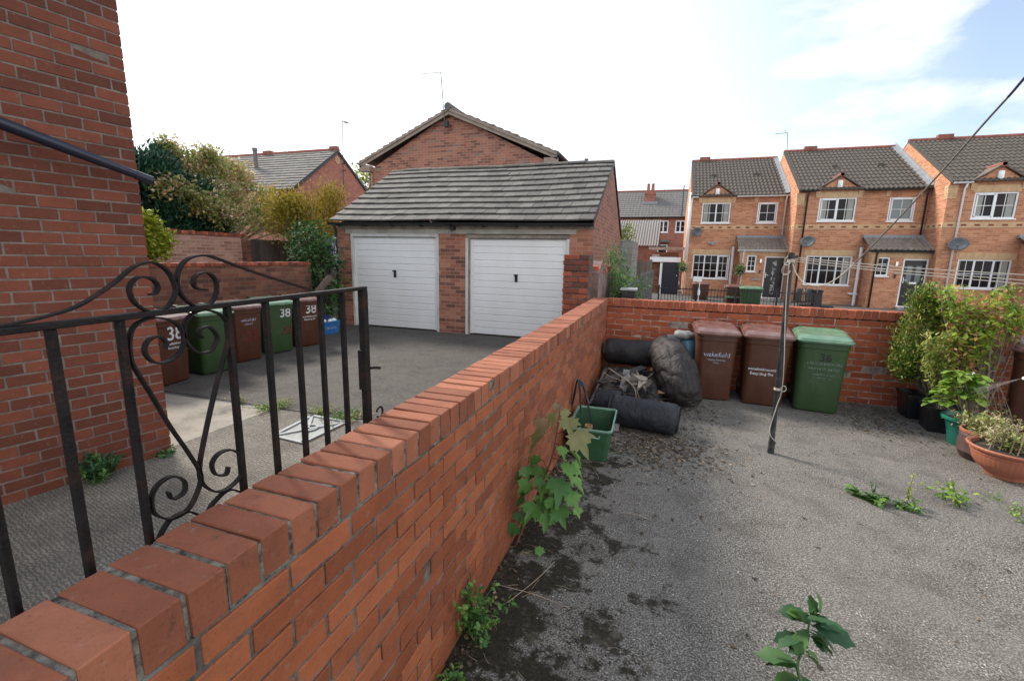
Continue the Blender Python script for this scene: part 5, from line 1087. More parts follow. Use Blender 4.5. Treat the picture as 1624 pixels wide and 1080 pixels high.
lv, st = MB(), MB(); b0 = Vector((.80, 1.72, 0)); tp = at(1285, 975, y=1.92); path = catmull([b0, at(1268, 1075, y=1.84), at(1278, 1020, y=1.88), tp], 5); st.tube(path, [.008-.0003*i for i in range(len(path))], 7, r=.2)
for u, v, dx, dz, sz in ((1262,1052,-1,.05,.16), (1275,1010,-1,-.1,.12), (1285,1005,.9,-.2,.10), (1280,985,-.6,.35,.11), (1290,990,.5,.1,.13), (1286,978,.1,.7,.10), (1272,1015,-.5,-.3,.09), (1292,1008,1,-.35,.12), (1270,1070,.9,-.1,.11), (1284,982,-.9,.15,.10), (1282,976,.6,.5,.09), (1276,1030,.7,-.2,.08), (1265,1078,-.8,-.2,.10), (1279,1000,-.2,-.2,.11), (1286,990,.8,.3,.09)):
    q = at(u, v, y=1.88); d = (dx, random.uniform(-.5, .3), dz)
    for j in range(3): put(lv, SERR, q+Vector(rng.normal(size=3))*.008, (d[0], d[1]+random.uniform(-.3, .3), d[2]+random.uniform(-.1, .1)), sz*random.uniform(.5, 1.0), random.uniform(-.9, .9), random.random(), .95)
    e = q+Vector(d).normalized()*sz*.5; st.tube([q, e], .002, 4, r=.4)
lv.build('foliage', M['lf_weed_dark'], t, smooth=True); st.build('stem', M['lf_bud'], t, smooth=True)
a = at(157, 762, z=0); weed('weed', 'upright bushy green weed growing at the base of the left house wall', tuple(a), 46, .22, .11, .045, 'lf_weed_dark', .5, 16, wide=.7, up=.6)
a = at(258, 725, z=0); weed('weed', 'small flat weed at the foot of the house corner', tuple(a), 10, .05, .08, .05, 'lf_weed_dark', .8, 6)
for i, (u, v, s_, lab) in enumerate(((425, 651, .09, 'yellow green weeds on the concrete edge below the second green bin'), (445, 645, .07, 'reddish and green weed tuft between the concrete edge and gate bars'), (515, 655, .10, 'grassy weeds on the concrete edge above the metal cover'), (540, 662, .13, 'brightest green weed mat on the concrete edge right of the metal cover'), (565, 664, .09, 'straw coloured grass tuft beside the gate post'), (380, 640, .05, 'sparse weeds at the left end of the concrete edge'))):
    a = at(u, v, z=0); weed('weed', lab, tuple(a), 26, .09, s_*1.7, .03, ('lf_hyd', 'lf_fern', 'lf_fern', 'lf_weed', 'lf_dry', 'lf_dry')[i], .6, 9, wide=.6, group='weeds along the concrete edge')
# moss pads, leaf litter, twigs, grit
def onyard(): 
    while True:
        x, y = random.uniform(-.8, 3.2), random.uniform(.9, 6.9)
        return x, y
ms = MB()
for k in range(2600):
    r_ = random.random()
    if r_ < .42: x = -.80+abs(random.gauss(0, .42)); y = random.uniform(1.2, 4.6)
    elif r_ < .6: x = -.35+abs(random.gauss(0, .42)); y = random.gauss(1.8, .35)
    elif r_ < .93: x = random.gauss(-.02, .38); y = random.gauss(4.45, .38)
    else: x = random.uniform(-.6, 2.8); y = random.uniform(1.0, 6.3)
    if x < -.80 or y > 6.6 or (r_ >= .93 and random.random() < .7): continue
    nz = NZ.noise(Vector((x*1.9, y*1.9, 2)))+.5*NZ.noise(Vector((x*5, y*5, 7)))
    if nz < (.22 if r_ < .6 else .05) and r_ < .975: continue
    s_ = random.uniform(.002, .0065); h_ = s_*random.uniform(.12, .4); n_ = 7; w0 = random.random()*6
    ring = [(x+s_*(1+.35*random.uniform(-1, 1))*math.cos(w0+i*2*math.pi/n_), y+s_*(1+.35*random.uniform(-1, 1))*math.sin(w0+i*2*math.pi/n_), .001) for i in range(n_)]
    ring2 = [(x+(a-x)*.55, y+(b-y)*.55, h_) for a, b, _ in ring]
    ms.add(ring+ring2+[(x, y, h_*1.1)], [(i, (i+1) % n_, n_+(i+1) % n_, n_+i) for i in range(n_)]+[(n_+i, n_+(i+1) % n_, 2*n_) for i in range(n_)])
o = ms.build('moss', M['moss'], smooth=True); tag(o, 'dark moss cushions scattered over the tarmac beside the long wall', 'moss', kind='stuff')
lt = MB()
for k in range(4200):
    r_ = random.random()
    if r_ > .9 and random.random() < .6: continue
    if r_ < .42: x = random.gauss(.0, .33); y = random.gauss(4.45, .30)
    elif r_ < .60: x = random.gauss(2.45, .28); y = random.gauss(6.2, .35)
    elif r_ < .70: x = random.uniform(-.7, 3); y = 6.92-abs(random.gauss(0, .1))
    elif r_ < .80: x = -.80+abs(random.gauss(0, .06)); y = random.uniform(1, 5)
    elif r_ < .90: x = random.gauss(.4, .2); y = random.gauss(5.6, .4)
    else: x = random.uniform(-.8, 2.8); y = random.uniform(1, 6.3)
    if x < -.8 or y > 6.95: continue
    s_ = random.uniform(.006, .019); w = random.random()*6.28; c_, q_ = math.cos(w), math.sin(w); z = .003+random.random()*.008; P = []
    for a, b in ((-1, -.4), (0, -.6), (1, 0), (0, .55), (-.8, .4)): P.append((x+s_*(a*c_-b*q_), y+s_*(a*q_+b*c_), z+random.uniform(-.002, .006)))
    lt.add(P, [(0,1,2,3,4)])
o = lt.build('leaf_litter', M['litter']); tag(o, 'brown leaf litter and crumbs strewn in front of the heap and by the pots', 'leaf litter', kind='stuff')
tw = MB()
for k in range(230):
    r_ = random.random()
    if r_ < .5: x, y = random.gauss(.0, .38), random.gauss(4.5, .35)
    elif r_ < .7: x, y = random.gauss(2.3, .3), random.gauss(6.1, .35)
    else: x, y = -.8+abs(random.gauss(0, .35)), random.uniform(1.3, 4)
    if x < -.8 or y > 6.9: continue
    w = random.random()*6.28; L = random.uniform(.02, .10); d = Vector((math.cos(w), math.sin(w), 0)); a = Vector((x, y, .006)); tw.tube([a, a+d*L*.5+Vector((random.gauss(0, .006), random.gauss(0, .006), .004)), a+d*L], random.uniform(.0008, .0018), 4)
for a, b in (((783, 925), (905, 965)), ((805, 955), (880, 890)), ((985, 812), (1035, 826)), ((925, 730), (948, 755)), ((1318, 655), (1335, 668))):
    A_, B_ = at(*a, z=.008), at(*b, z=.008); tw.tube(catmull([A_, A_.lerp(B_, .5)+Vector((.02, .01, .006)), B_], 4), .0022, 4, r=.8)
o = tw.build('twigs', M['twig']); tag(o, 'dry twigs and stalks scattered on the tarmac', 'twigs', kind='stuff')
pb = MB()
for k in range(1500):
    x, y = onyard(); 
    if random.random() < .3: x, y = random.uniform(-7, -1.1), random.uniform(4, 9.5)
    s_ = random.uniform(.0015, .0045); pb.add([(x-s_, y-s_*.6, .0), (x+s_, y-s_, .0), (x+s_*.7, y+s_, .0), (x-s_*.8, y+s_*.7, 0), (x, y, s_*1.1)], [(0,1,4), (1,2,4), (2,3,4), (3,0,4)])
o = pb.build('grit', M['pebble']); tag(o, 'loose pale grit on the tarmac', 'grit', kind='stuff')
# ================================================================ HOUSE ROW
def pantile(mb, x0, x1, ye, ze, yr, zr, pitch=.172, nc=13, amp=.045, step=.035):
    n = max(2, int((x1-x0)/pitch)); K = 6; cols = n*K+1; rows = []
    for j in range(nc):
        for t_ in (0, .0001, .97): rows.append(((j+t_)/nc, t_))
    V = []
    for s_, t_ in rows:
        lift = step*(0 if t_ == 0 else (1-t_))
        for i in range(cols):
            x = x0+(x1-x0)*i/(cols-1); a = (i % K)/K; p = amp*(math.cos(2*math.pi*a)*.5+.5)**1.2
            V.append((x, ye+(yr-ye)*s_, ze+(zr-ze)*s_+(p+lift if t_ > 0 or True else 0)-(0 if t_ else .012)))
    n0 = len(mb.v); mb.v += V
    for j in range(len(rows)-1):
        for i in range(cols-1):
            mb.f.append(tuple(n0+q for q in (j*cols+i, j*cols+i+1, (j+1)*cols+i+1, (j+1)*cols+i))); mb.r.append(random.random())
def window(par, x0, x1, z0, z1, y, lights, bars=(2, 2), fr=.055, curt=None, name='window', opener=None, glass='glass'):
    """white frame with mullions; lights = relative widths; bars = (across, up) glazing bars"""
    w = MB(); yf, yb = y+.02, y+.08
    w.box((x0, yf, z0), (x0+fr, yb, z1)); w.box((x1-fr, yf, z0), (x1, yb, z1)); w.box((x0+fr, yf, z1-fr), (x1-fr, yb, z1)); w.box((x0+fr, yf, z0), (x1-fr, yb, z0+fr))
    w.box((x0-.04, y-.045, z0-.045), (x1+.04, yb, z0-.003)); tot = sum(lights); xx = x0+fr; g = MB(); cb = MB(); IW = x1-x0-2*fr
    edges = []
    for k, L in enumerate(lights):
        a, b = xx, xx+IW*L/tot; edges.append((a, b)); xx = b
        if k: w.box((a-fr*.55, yf-.004, z0+fr), (a+fr*.55, yb, z1-fr))
    for k, (a, b) in enumerate(edges):
        a2, b2 = a+.03, b-.03
        if opener and k in opener:
            for p, q in (((a2-.01, z0+fr), (a2+.035, z1-fr)), ((b2-.035, z0+fr), (b2+.01, z1-fr)), ((a2, z1-fr-.045), (b2, z1-fr)), ((a2, z0+fr), (b2, z0+fr+.045))): w.box((p[0], yf-.012, p[1]), (q[0], yf+.03, q[1]))
        for i in range(1, bars[0]): xm = a2+(b2-a2)*i/bars[0]; w.box((xm-.011, yf+.018, z0+fr), (xm+.011, yf+.035, z1-fr))
        for i in range(1, bars[1]): zm = z0+fr+(z1-z0-2*fr)*i/bars[1]; w.box((a2, yf+.019, zm-.011), (b2, yf+.034, zm+.011))
    fo = w.build(name, M['white'], par, bevel=.003)
    g.add([(x0+fr*.5, yf+.04, z0+fr*.5), (x1-fr*.5, yf+.04, z0+fr*.5), (x1-fr*.5, yf+.04, z1-fr*.5), (x0+fr*.5, yf+.04, z1-fr*.5)], [(0,1,2,3)]); g.build('pane', M[glass], fo)
    if curt:
        c_ = MB()
        for a, b in curt:
            n = 14; V = []
            for i in range(n+1):
                x = x0+fr+(x1-x0-2*fr)*(a+(b-a)*i/n); V += [(x, yf+.034+.004*math.sin(i*2.2), z0+fr), (x, yf+.034+.004*math.sin(i*2.2), z1-fr)]
            c_ = MB(); c_.add(V, [(2*i, 2*i+2, 2*i+3, 2*i+1) for i in range(n)]); c_.build('curtain', M['curtain'], fo, smooth=True)
    return fo
def rect(px, y):  # px=(u0,v0,u1,v1) top-left and bottom-right in the photo -> real rectangle on the facade
    a, b = at(px[0], px[1], y=y), at(px[2], px[3], y=y); c = at(px[0], px[3], y=y); d = at(px[2], px[1], y=y)
    return ((a.x+c.x)/2, (b.x+d.x)/2, (b.z+c.z)/2, (a.z+d.z)/2)
def dish(par, c, r=.30, tilt=-.25):
    w = MB(); n = 24; V = [(0, .07, 0)]; c = Vector(c)
    for q in (.35, .7, 1):
        for k in range(n): a = 2*math.pi*k/n; V.append((r*q*math.cos(a), .07*(1-q*q), r*.88*q*math.sin(a)))
    F = [(0, 1+k, 1+(k+1)%n) for k in range(n)]+[(1+i*n+k, 1+(i+1)*n+k, 1+(i+1)*n+(k+1)%n, 1+i*n+(k+1)%n) for i in range(2) for k in range(n)]
    Mx = Matrix.Translation(c)@Matrix.Rotation(R(-28), 4, 'Z')@Matrix.Rotation(R(-14), 4, 'X'); w.add([Mx@Vector(v) for v in V], F)
    w.tube([c+Vector((0, .07, -.02)), c+Vector((0, .34, -.05))], .02, 6); w.tube([Mx@Vector((0, 0, -r*.85)), Mx@Vector((0, -.28, -r*.5))], .012, 5); w.tube([Mx@Vector((0, -.26, -r*.52)), Mx@Vector((0, -.33, -r*.42))], .03, 8)
    o = w.build('satellite_dish', M['dish'], par, smooth=True, autos=50); s_ = o.modifiers.new('s', 'SOLIDIFY'); s_.thickness = .008; return o
M['dish'] = simple('dish_grey', (.10,.11,.12), .5, .2, 4)
M['quoin'] = M['brick_buff']
ZB = -.15
def house(label, x0, x1, yf, ze, zr, wins, doorpx, porch, gcol, spec):
    h = thing('terraced_house', label, 'house', ((x0+x1)/2, yf, 0), 0, 'modern terraced houses facing the yard')
    dep = 8.4; yr = yf+4.2
    (pa, pb, pf, pz0, pz1) = porch   # porch x range, front y, eave z, top z
    holes = []; W = []
    for k in ('ul', 'ur', 'll'):
        if k in wins: r_ = rect(wins[k], yf) if len(wins[k]) == 4 and wins[k][0] > 100 else wins[k]; W.append((k, r_)); holes.append(r_)
    w = MB(); cells(w, x0, x1, ZB, ze, holes, yf, .1)
    X0, X1 = x0, x1
    for X_, s in ((x0, 0), (x1, 1)):
        P5 = [(X_, yf, ZB), (X_, yf+dep, ZB), (X_, yf+dep, ze), (X_, yr, zr-.06), (X_, yf, ze)]; w.add(P5, [(4,3,2,1,0) if s == 0 else (0,1,2,3,4)])
    w.add([(x0, yf+dep, ZB), (x0, yf+dep, ze), (x1, yf+dep, ze), (x1, yf+dep, ZB)], [(0,1,2,3)]); w.build('wall', M['brick_row'], h)
    inn = MB(); inn.box((x0+.12, yf+.6, ZB), (x1-.12, yf+.62, ze)); inn.build('dark_interior', M['glass'], h)
    for k, r_ in W:
        cu = {'ul': [(.02, .2), (.8, .98)], 'ur': None, 'll': [(.0, .04), (.82, .98)] if spec.get('curt') else None}[k]
        if k == 'ul': window(h, *r_, yf, (1, 1), (2, 2), curt=cu, opener=(0,) if spec['i'] != 1 else None)
        elif k == 'ur': window(h, *r_, yf, (1,), (2, 2), glass='glass_lit' if spec['i'] == 2 else 'glass', opener=(0,))
        else: window(h, *r_, yf, (1, 1.25, 1), (2, 3) if spec['i'] == 1 else (2, 2), curt=cu, opener=(2,) if spec['i'] == 1 else None)
    # buff brick dressings
    b = MB(); r_ = dict(W)
    b.box((x0+.0, yf-.012, spec['band']-.10), (x1, yf+.01, spec['band']+.10))
    if 'll' in r_: q = r_['ll']; b.box((q[0]-.1, yf-.010, q[3]+.004), (q[1]+.1, yf+.01, q[3]+.26))
    if 'ul' in r_: q = r_['ul']; b.box((q[0]-.05, yf-.010, q[3]+.004), (q[1]+.05, yf+.01, min(q[3]+.26, ze+.1)))
    b.build('buff_dressing', M['brick_buff'], h)
    b = MB(); x = x0+.15
    while x < x1-.3: b.box((x, yf-.019, spec['band']-.035), (x+.17, yf-.008, spec['band']+.035)); x += .42
    if spec['i'] > 1:
        y = yf+.1
        while y < yf+1.9: b.box((x0-.019, y, spec['band']-.035), (x0-.008, y+.17, spec['band']+.035)); y += .42
    b.build('band_inset', M['brick_dark'], h)
    if spec['i'] > 1:
        b = MB()
        for j in range(5): b.box((x0-.02-.012*j, yf-.02-.012*j, ze-.62+.1*j), (x0+.26, yf+.2, ze-.53+.1*j+.011))
        b.build('corbel', M['brick_buff'], h); b = MB(); b.box((x0-.014, yf+.0, spec['band']-.10), (x0+.0, yf+1.95, spec['band']+.10)); b.build('side_band', M['brick_buff'], h)
    for q in ('ul', 'ur'):
        if q in r_:
            for xx in (r_[q][0]-.17, r_[q][1]+.03):
                b = MB()
                for j in range(3): b.box((xx-.01*j, yf-.02-.02*j, ze-.32+.085*j), (xx+.15+.01*j, yf+.01, ze-.24+.085*j+.006))
                b.build('corbel', M['brick_buff'], h)
    # roof
    rf = MB(); pantile(rf, x0-.02, x1+.0, yf-.18, ze-.02, yr, zr); roof = rf.build('roof', M['tile_row'], h, smooth=True, autos=35)
    rb = MB(); rb.add([(x0, yr, zr), (x1, yr, zr), (x1, yf+dep+.2, ze-.05), (x0, yf+dep+.2, ze-.05)], [(0,1,2,3)]); rb.build('roof', M['tile_row'], h)
    rd = MB(); xx = x0
    while xx < x1-.05: L = min(.45, x1-xx); rd.tube([(xx, yr, zr+.015), (xx+L-.01, yr, zr+.015)], .10, 8); xx += L
    rd.build('ridge', M['ridge_red'], roof, smooth=True, autos=50)
    rd = MB(); xv = spec['vent']; rd.box((xv-.28, yr-.12, zr+.02), (xv+.28, yr+.12, zr+.22)); rd.build('ridge_vent', M['ridge_red'], roof)
    for xv in spec['tv']:
        s_ = .52; rd = MB(); rd.box((xv-.11, yf-.18+4.4*s_-.1, ze+(zr-ze)*s_-.02), (xv+.11, yf-.18+4.4*s_+.12, ze+(zr-ze)*s_+.10)); rd.build('tile_vent', M['tile_row'], roof)
    # gablet over the upper left window
    q = r_['ul']; xa, xb = q[0]-.12, q[1]+.12; xm = (xa+xb)/2; zt = ze+.62*(xb-xa)/2+.06; db = 1.1
    g = MB(); g.add([(xa, yf-.001, ze-.02), (xb, yf-.001, ze-.02), (xm, yf-.001, zt), (xa, yf+.3, ze-.02), (xb, yf+.3, ze-.02), (xm, yf+.3, zt)], [(0,1,2), (5,4,3), (0,2,5,3), (2,1,4,5)]); g.build('gablet', M['brick_row'], h)
    g = MB()
    for s in (-1, 1):
        e = xa-.12 if s < 0 else xb+.12; ez = ze-.04; v = []
        for yy in (yf-.09, yf+1.0):
            v += [(e, yy, ez), (xm, yy, zt+.02), (xm, yy, zt+.085), (e, yy, ez+.055)]
        g.add(v, [(0,1,2,3), (7,6,5,4), (3,2,6,7), (0,4,5,1), (0,3,7,4)])
    g.build('gablet_roof', M['tile_gablet'], roof)
    g = MB(); g.tube([(xm, yf-.11, zt+.07), (xm, yf+1.0, zt+.07)], .075, 8); g.box((xm-.07, yf-.11, zt-.04), (xm+.07, yf-.02, zt+.12)); g.build('gablet_ridge', M['ridge_red'], roof)
    g = MB(); g.loft([(xm-.02, zt-.33, 0, .18, .30, .03), (xm-.02, zt-.33, .06, .18, .30, .03), (xm-.02, zt-.33, .075, .15, .27, .03)], 4, M=Matrix(((1,0,0,0),(0,0,-1,yf-.005),(0,1,0,0),(0,0,0,1)))); g.build('alarm_box', M['white'], h, smooth=True, autos=40)
    # gutters and downpipes
    gm = M['white'] if gcol == 'white' else M['gutter']
    gutter('gutter', (x0+.02, yf-.2, ze-.03), (xa-.1, yf-.2, ze-.03), gm, h, .06); gutter('gutter', (xb+.1, yf-.2, ze-.03), (x1-.02, yf-.2, ze-.03), gm, h, .06)
    for xp, za, zb_ in spec['pipes']:
        g = MB(); g.tube([(xp, yf-.19, za), (xp, yf-.06, za-.18), (xp, yf-.06, zb_)], .034, 8); g.build('downpipe', gm, h, smooth=True)
    xs_ = spec['soil']; g = MB(); g.tube([(xs_, yf-.10, 2.55), (xs_, yf-.10, -.1)], .062, 10)
    for zz in (2.45, 2.2, 1.2, .55): g.tube([(xs_, yf-.10, zz), (xs_, yf-.10, zz-.06)], .075, 10)
    g.tube([(xs_-.25, yf-.1, .5), (xs_+.1, yf-.1, .5)], .04, 8); g.build('soil_pipe', M['white'], h, smooth=True, autos=50)
    # verge on the exposed gable side and lead flashing where the lower roof meets the wall
    g = MB(); xx = x0-.03
    g.add([(xx, yf-.2, ze-.06), (xx, yr, zr-.04), (xx, yr, zr+.05), (xx, yf-.2, ze+.03), (x0+.08, yf-.2, ze-.06), (x0+.08, yr, zr-.04), (x0+.08, yr, zr+.05), (x0+.08, yf-.2, ze+.03)], [(3,2,1,0), (4,5,6,7), (3,7,6,2), (0,4,7,3)]); g.build('verge', M['tile_row'], roof)
    if spec.get('flash'):
        g = MB(); xw = x1; 
        g.add([(xw-.19, yf-.15, ze+.055), (xw-.005, yf-.15, ze+.10), (xw-.005, yr, zr+.09), (xw-.19, yr, zr+.06)], [(0,1,2,3)]); g.add([(xw-.014, yf-.15, ze+.08), (xw-.014, yf-.15, ze+.26), (xw-.014, yr, zr+.24), (xw-.014, yr, zr+.08)], [(0,1,2,3)]); g.build('lead_flashing', M['lead'], roof)
    # porch
    p = thing('porch', None, None, ((pa+pb)/2, pf, 0)); 
    del_ = p; bpy.data.objects.remove(p)
    dr = rect(doorpx, pf); sw = rect(spec['sw'], pf) if spec['sw'][0] > 100 else spec['sw']
    w = MB(); cells(w, pa, pb, ZB, pz0, [(dr[0], dr[1], dr[2], dr[3]), sw], pf, .1)
    w.add([(pa, pf, ZB), (pa, pf, pz0), (pa, yf, pz0+.3), (pa, yf, ZB)], [(0,1,2,3)]); w.add([(pb, pf, ZB), (pb, yf, ZB), (pb, yf, pz0+.3), (pb, pf, pz0)], [(0,1,2,3)]); pw = w.build('porch_wall', M['brick_row'], h)
    w = MB()
    for j in range(6): w.box((pa-.01-.008*j, pf-.014-.008*j, pz0-.68+.1*j), (pa+.22, pf+.3, pz0-.59+.1*j))
    w.box((sw[0]-.05, pf-.01, sw[3]+.004), (pb, pf+.01, sw[3]+.20) if sw[3] > dr[3] else (sw[1]+.05, pf+.01, sw[3]+.20)); w.box((dr[0]-.06, pf-.011, dr[3]+.004), (pb-.01, pf+.01, dr[3]+.16)); w.build('buff_dressing', M['brick_buff'], h)
    rf = MB(); pantile(rf, pa-.18, pb+.06, pf-.16, pz0, yf-.0, pz1, nc=4, step=.03); pr = rf.build('porch_roof', M['tile_porch'], h, smooth=True, autos=35)
    g = MB(); g.box((pa-.18, yf-.16, pz1-.06), (pb+.06, yf-.004, pz1+.07)); g.add([(pb-.14, pf-.1, pz0+.06), (pb+.06, pf-.1, pz0+.06), (pb+.06, yf-.01, pz1+.05), (pb-.14, yf-.01, pz1+.05)], [(0,1,2,3)]); g.build('lead_flashing', M['lead'], pr)
    g = MB(); g.box((pa-.18, pf-.14, pz0-.09), (pb+.06, pf-.005, pz0-.01)); g.build('soffit', gm, h); gutter('gutter', (pa-.18, pf-.2, pz0-.0), (pb+.06, pf-.2, pz0-.0), gm, h, .05)
    g = MB(); xx = spec['ppipe']; g.tube([(xx, pf-.19, pz0-.04), (xx, pf-.06, pz0-.2), (xx, pf-.06, .0)], .034, 8); g.build('downpipe', gm, h, smooth=True)
    window(h, *sw, pf, (1,), (2, 3) if spec['i'] == 1 else (2, 3), fr=.06)
    a, b, c, d = dr; g = MB(); g.box((a, pf-.0+.012, c), (a+.055, pf+.08, d)); g.box((b-.055, pf+.012, c), (b, pf+.08, d)); g.box((a+.055, pf+.012, d-.055), (b-.055, pf+.08, d)); g.box((a-.03, pf-.05, c-.05), (b+.03, pf+.08, c-.002)); fo = g.build('door_frame', M['white'], h, bevel=.003)
    do = MB(); do.box((a+.058, pf+.04, c+.01), (b-.058, pf+.075, d-.058)); dw = b-a-.12; dh = d-c-.08; 
    if spec['i'] == 1: pass
    else:
        for i in range(2):
            for j in range(1): xx = a+.06+dw*(.14+.42*i); do.box((xx, pf+.03, c+.25), (xx+dw*.30, pf+.041, c+.72))
    doo = do.build('door', M['door_black'], h, bevel=.004)
    g = MB(); gl = M['glass_lit']
    if spec['i'] == 1:
        g.box((a+.06+dw*.38, pf+.032, c+.18), (a+.06+dw*.60, pf+.041, d-.2)); g.build('door_glass', M['door_glass'], doo)
    else:
        for i in range(2): xx = a+.06+dw*(.16+.42*i); g.box((xx, pf+.034, d-.95), (xx+dw*.25, pf+.041, d-.28))
        g.build('door_glass', gl, doo); g = MB(); g.box((a+.06+dw*.36, pf+.03, c+.92), (a+.06+dw*.70, pf+.041, c+1.0)); g.build('letterbox', M['chrome'], doo)
    g = MB(); g.box((a+.09, pf+.018, c+.95), (a+.12, pf+.04, c+1.18)); g.box((a+.09, pf+.0, c+1.06), (a+.22, pf+.02, c+1.08)); g.build('handle', M['chrome'], doo)
    g = MB(); xx = (sw[1]+dr[0])/2; g.box((xx-.04, pf-.07, sw[3]-.35), (xx+.04, pf-.002, sw[3]-.18)); g.build('wall_lamp', M['chrome'], h)
    g = MB(); g.box((xx-.02, pf-.02, sw[3]-.85), (xx+.05, pf-.002, sw[3]-.70)); g.build('number_plaque', M['black'], h)
    g = MB(); g.box((dr[0]-.1, pf-.5, ZB), (dr[1]+.1, pf-.052, dr[2]-.06)); g.build('doorstep', M['conc_step'], h)
    return h, roof
M['brick_dark'] = simple('brick_dark', (.23,.075,.045), .9, .3, 9)
M['tile_gablet'] = simple('tile_gablet', (.16,.115,.095), .85, .3, 8)
M['tile_porch'] = attr_mat('tile_porch', [(0, (.17,.14,.115)), (1, (.25,.21,.175))], .85, bump=.2)
M['conc_step'] = simple('concrete_step', (.35,.33,.30), .9, .2, 5)
tdg = NT('door_glass'); M['door_glass'] = tdg.fin(tdg.ramp(tdg.noise(9, 3, .6), [(.46, (.03,.03,.03)), (.56, (.45,.45,.45))]), .2)
y1_, y2_, y3_ = 26.0, 24.25, 22.9
xj1 = at(1252, 309, y=y1_).x; xj2 = at(1478, 296, y=y2_).x; x00 = at(1094, 345, y=y1_).x
ze1 = at(1170, 311, y=y1_-.2).z+.03; ze2 = at(1370, 300.5, y=y2_-.2).z+.03; ze3 = at(1560, 288, y=y3_-.2).z+.03
zr1 = at(1170, 254, y=y1_+4.2).z; zr2 = at(1350, 237, y=y2_+4.2).z; zr3 = at(1560, 219, y=y3_+4.2).z
print('ROW', xj1, xj2, x00, ze1, ze2, ze3, zr1, zr2, zr3)
def bz(u, v, y): return at(u, v, y=y).z
xl = lambda u, v, y: at(u, v, y=y).x
pf1, pf2, pf3 = y1_-.95, y2_-.95, y3_-.95
H1, R1 = house('terraced house with white gutters and a black front door with a wavy glass strip', x00, xj1, y1_, ze1, zr1,
   dict(ul=(1113, 322, 1158, 354), ur=(1201, 321, 1233, 354), ll=(1098, 404, 1156, 442)), (1210, 407, 1243, 472),
   (xl(1175, 410, pf1), xj1+.0, pf1, bz(1200, 396, pf1-.2), bz(1210, 376, y1_)), 'white',
   dict(i=1, band=bz(1170, 361, y1_), vent=xl(1118, 255, y1_+4.2), tv=[xl(1132, 278, 28), xl(1200, 276, 28)], pipes=[(xl(1092, 380, y1_), ze1-.1, .1), (xj1-.12, ze1-.1, bz(1240, 378, y1_))], soil=xl(1160, 420, y1_), ppipe=xl(1177, 420, pf1), sw=(1184, 405, 1199, 431), flash=1))
H2, R2 = house('middle terraced house with dark gutters and a black door with two pale panes', xj1, xj2, y2_, ze2, zr2,
   dict(ul=(1298, 314, 1357, 351), ur=(1409, 313, 1451, 351), ll=(1276, 406, 1349, 452)), (1427, 411, 1467, 486),
   (xl(1382, 420, pf2), xj2+.0, pf2, bz(1430, 397, pf2-.2), bz(1430, 376, y2_)), 'dark',
   dict(i=2, band=bz(1370, 360, y2_), vent=xl(1285, 238, y2_+4.2), tv=[xl(1323, 266, 26.3), xl(1396, 263, 26.3)], pipes=[(xl(1277, 340, y2_), ze2-.1, .0), (xj2-.12, ze2-.1, bz(1460, 378, y2_))], soil=xl(1361, 420, y2_), ppipe=xl(1384, 440, pf2), sw=(1388, 408, 1410, 438), curt=1, flash=1))
xe3 = xj2+5.6
q3 = (xj2+3.9, xj2+4.85, bz(1560, 347, y3_), bz(1560, 306, y3_))
H3, R3 = house('terraced house at the right edge with a white downpipe beside its side wall', xj2, xe3, y3_, ze3, zr3,
   dict(ul=(1543, 305, 1613, 347), ll=(1515, 412, 1601, 458)), (1700, 415, 1750, 500),
   (xl(1640, 430, pf3), xe3, pf3, bz(1640, 399, pf3-.2), bz(1640, 376, y3_)), 'white',
   dict(i=3, band=bz(1570, 357, y3_), vent=xl(1498, 220, y3_+4.2), tv=[xl(1640, 255, 25)], pipes=[(xl(1521, 340, y3_), ze3-.1, .0)], soil=xl(1618, 430, y3_), ppipe=xl(1650, 440, pf3), sw=(1660, 412, 1685, 445), curt=1))
dish(H1, at(1105, 368, y=y1_-.3), .27); dish(H2, at(1281, 383, y=y2_-.3), .29); dish(H3, at(1520, 387, y=y3_-.3), .30)
aerial(R1, at(1248, 252, y=y1_+4.0), at(1249, 211, y=y1_+4.0), at(1229, 213, y=y1_+4.0), 6, rad=.016)
w = MB(); a = at(1105, 458, y=y1_-.2); w.box((a.x-.22, y1_-.2, .35), (a.x+.22, y1_-.003, 1.0)); w.build('meter_box', M['white'], H1, bevel=.008)
w = MB(); a = at(1129, 386, y=y1_-.05); 
for s in (-1, 1): w.add([a+Vector((0, 0, .02)), a+Vector((s*.13, -.03, .12)), a+Vector((s*.26, -.01, .10)), a+Vector((s*.15, -.02, .02)), a+Vector((0, 0, -.08))], [(0,1,2,3,4)])
w.lathe([(.001, -.12), (.05, -.06), (.045, .06), (.001, .10)], a, 10); w.build('bird_ornament', M['board'], H1)
w = MB(); a = at(1198, 441, y=pf1-.02); 
for k in range(22): put(w, LEAF, a+Vector((random.uniform(-.17, .17), -.03, random.uniform(-.03, .10))), rdir(.2), .07)
w.box(a+Vector((-.2, -.05, -.10)), a+Vector((.2, .018, -.04))); w.build('white_ornament', M['board'], H1)
w = MB(); xx = x00; w.tube([(xx-.05, y1_-.12, ze1+.2), (xx-.05, y1_-.12, 1.85)], .05, 8); w.build('downpipe', M['white'], H1, smooth=True)
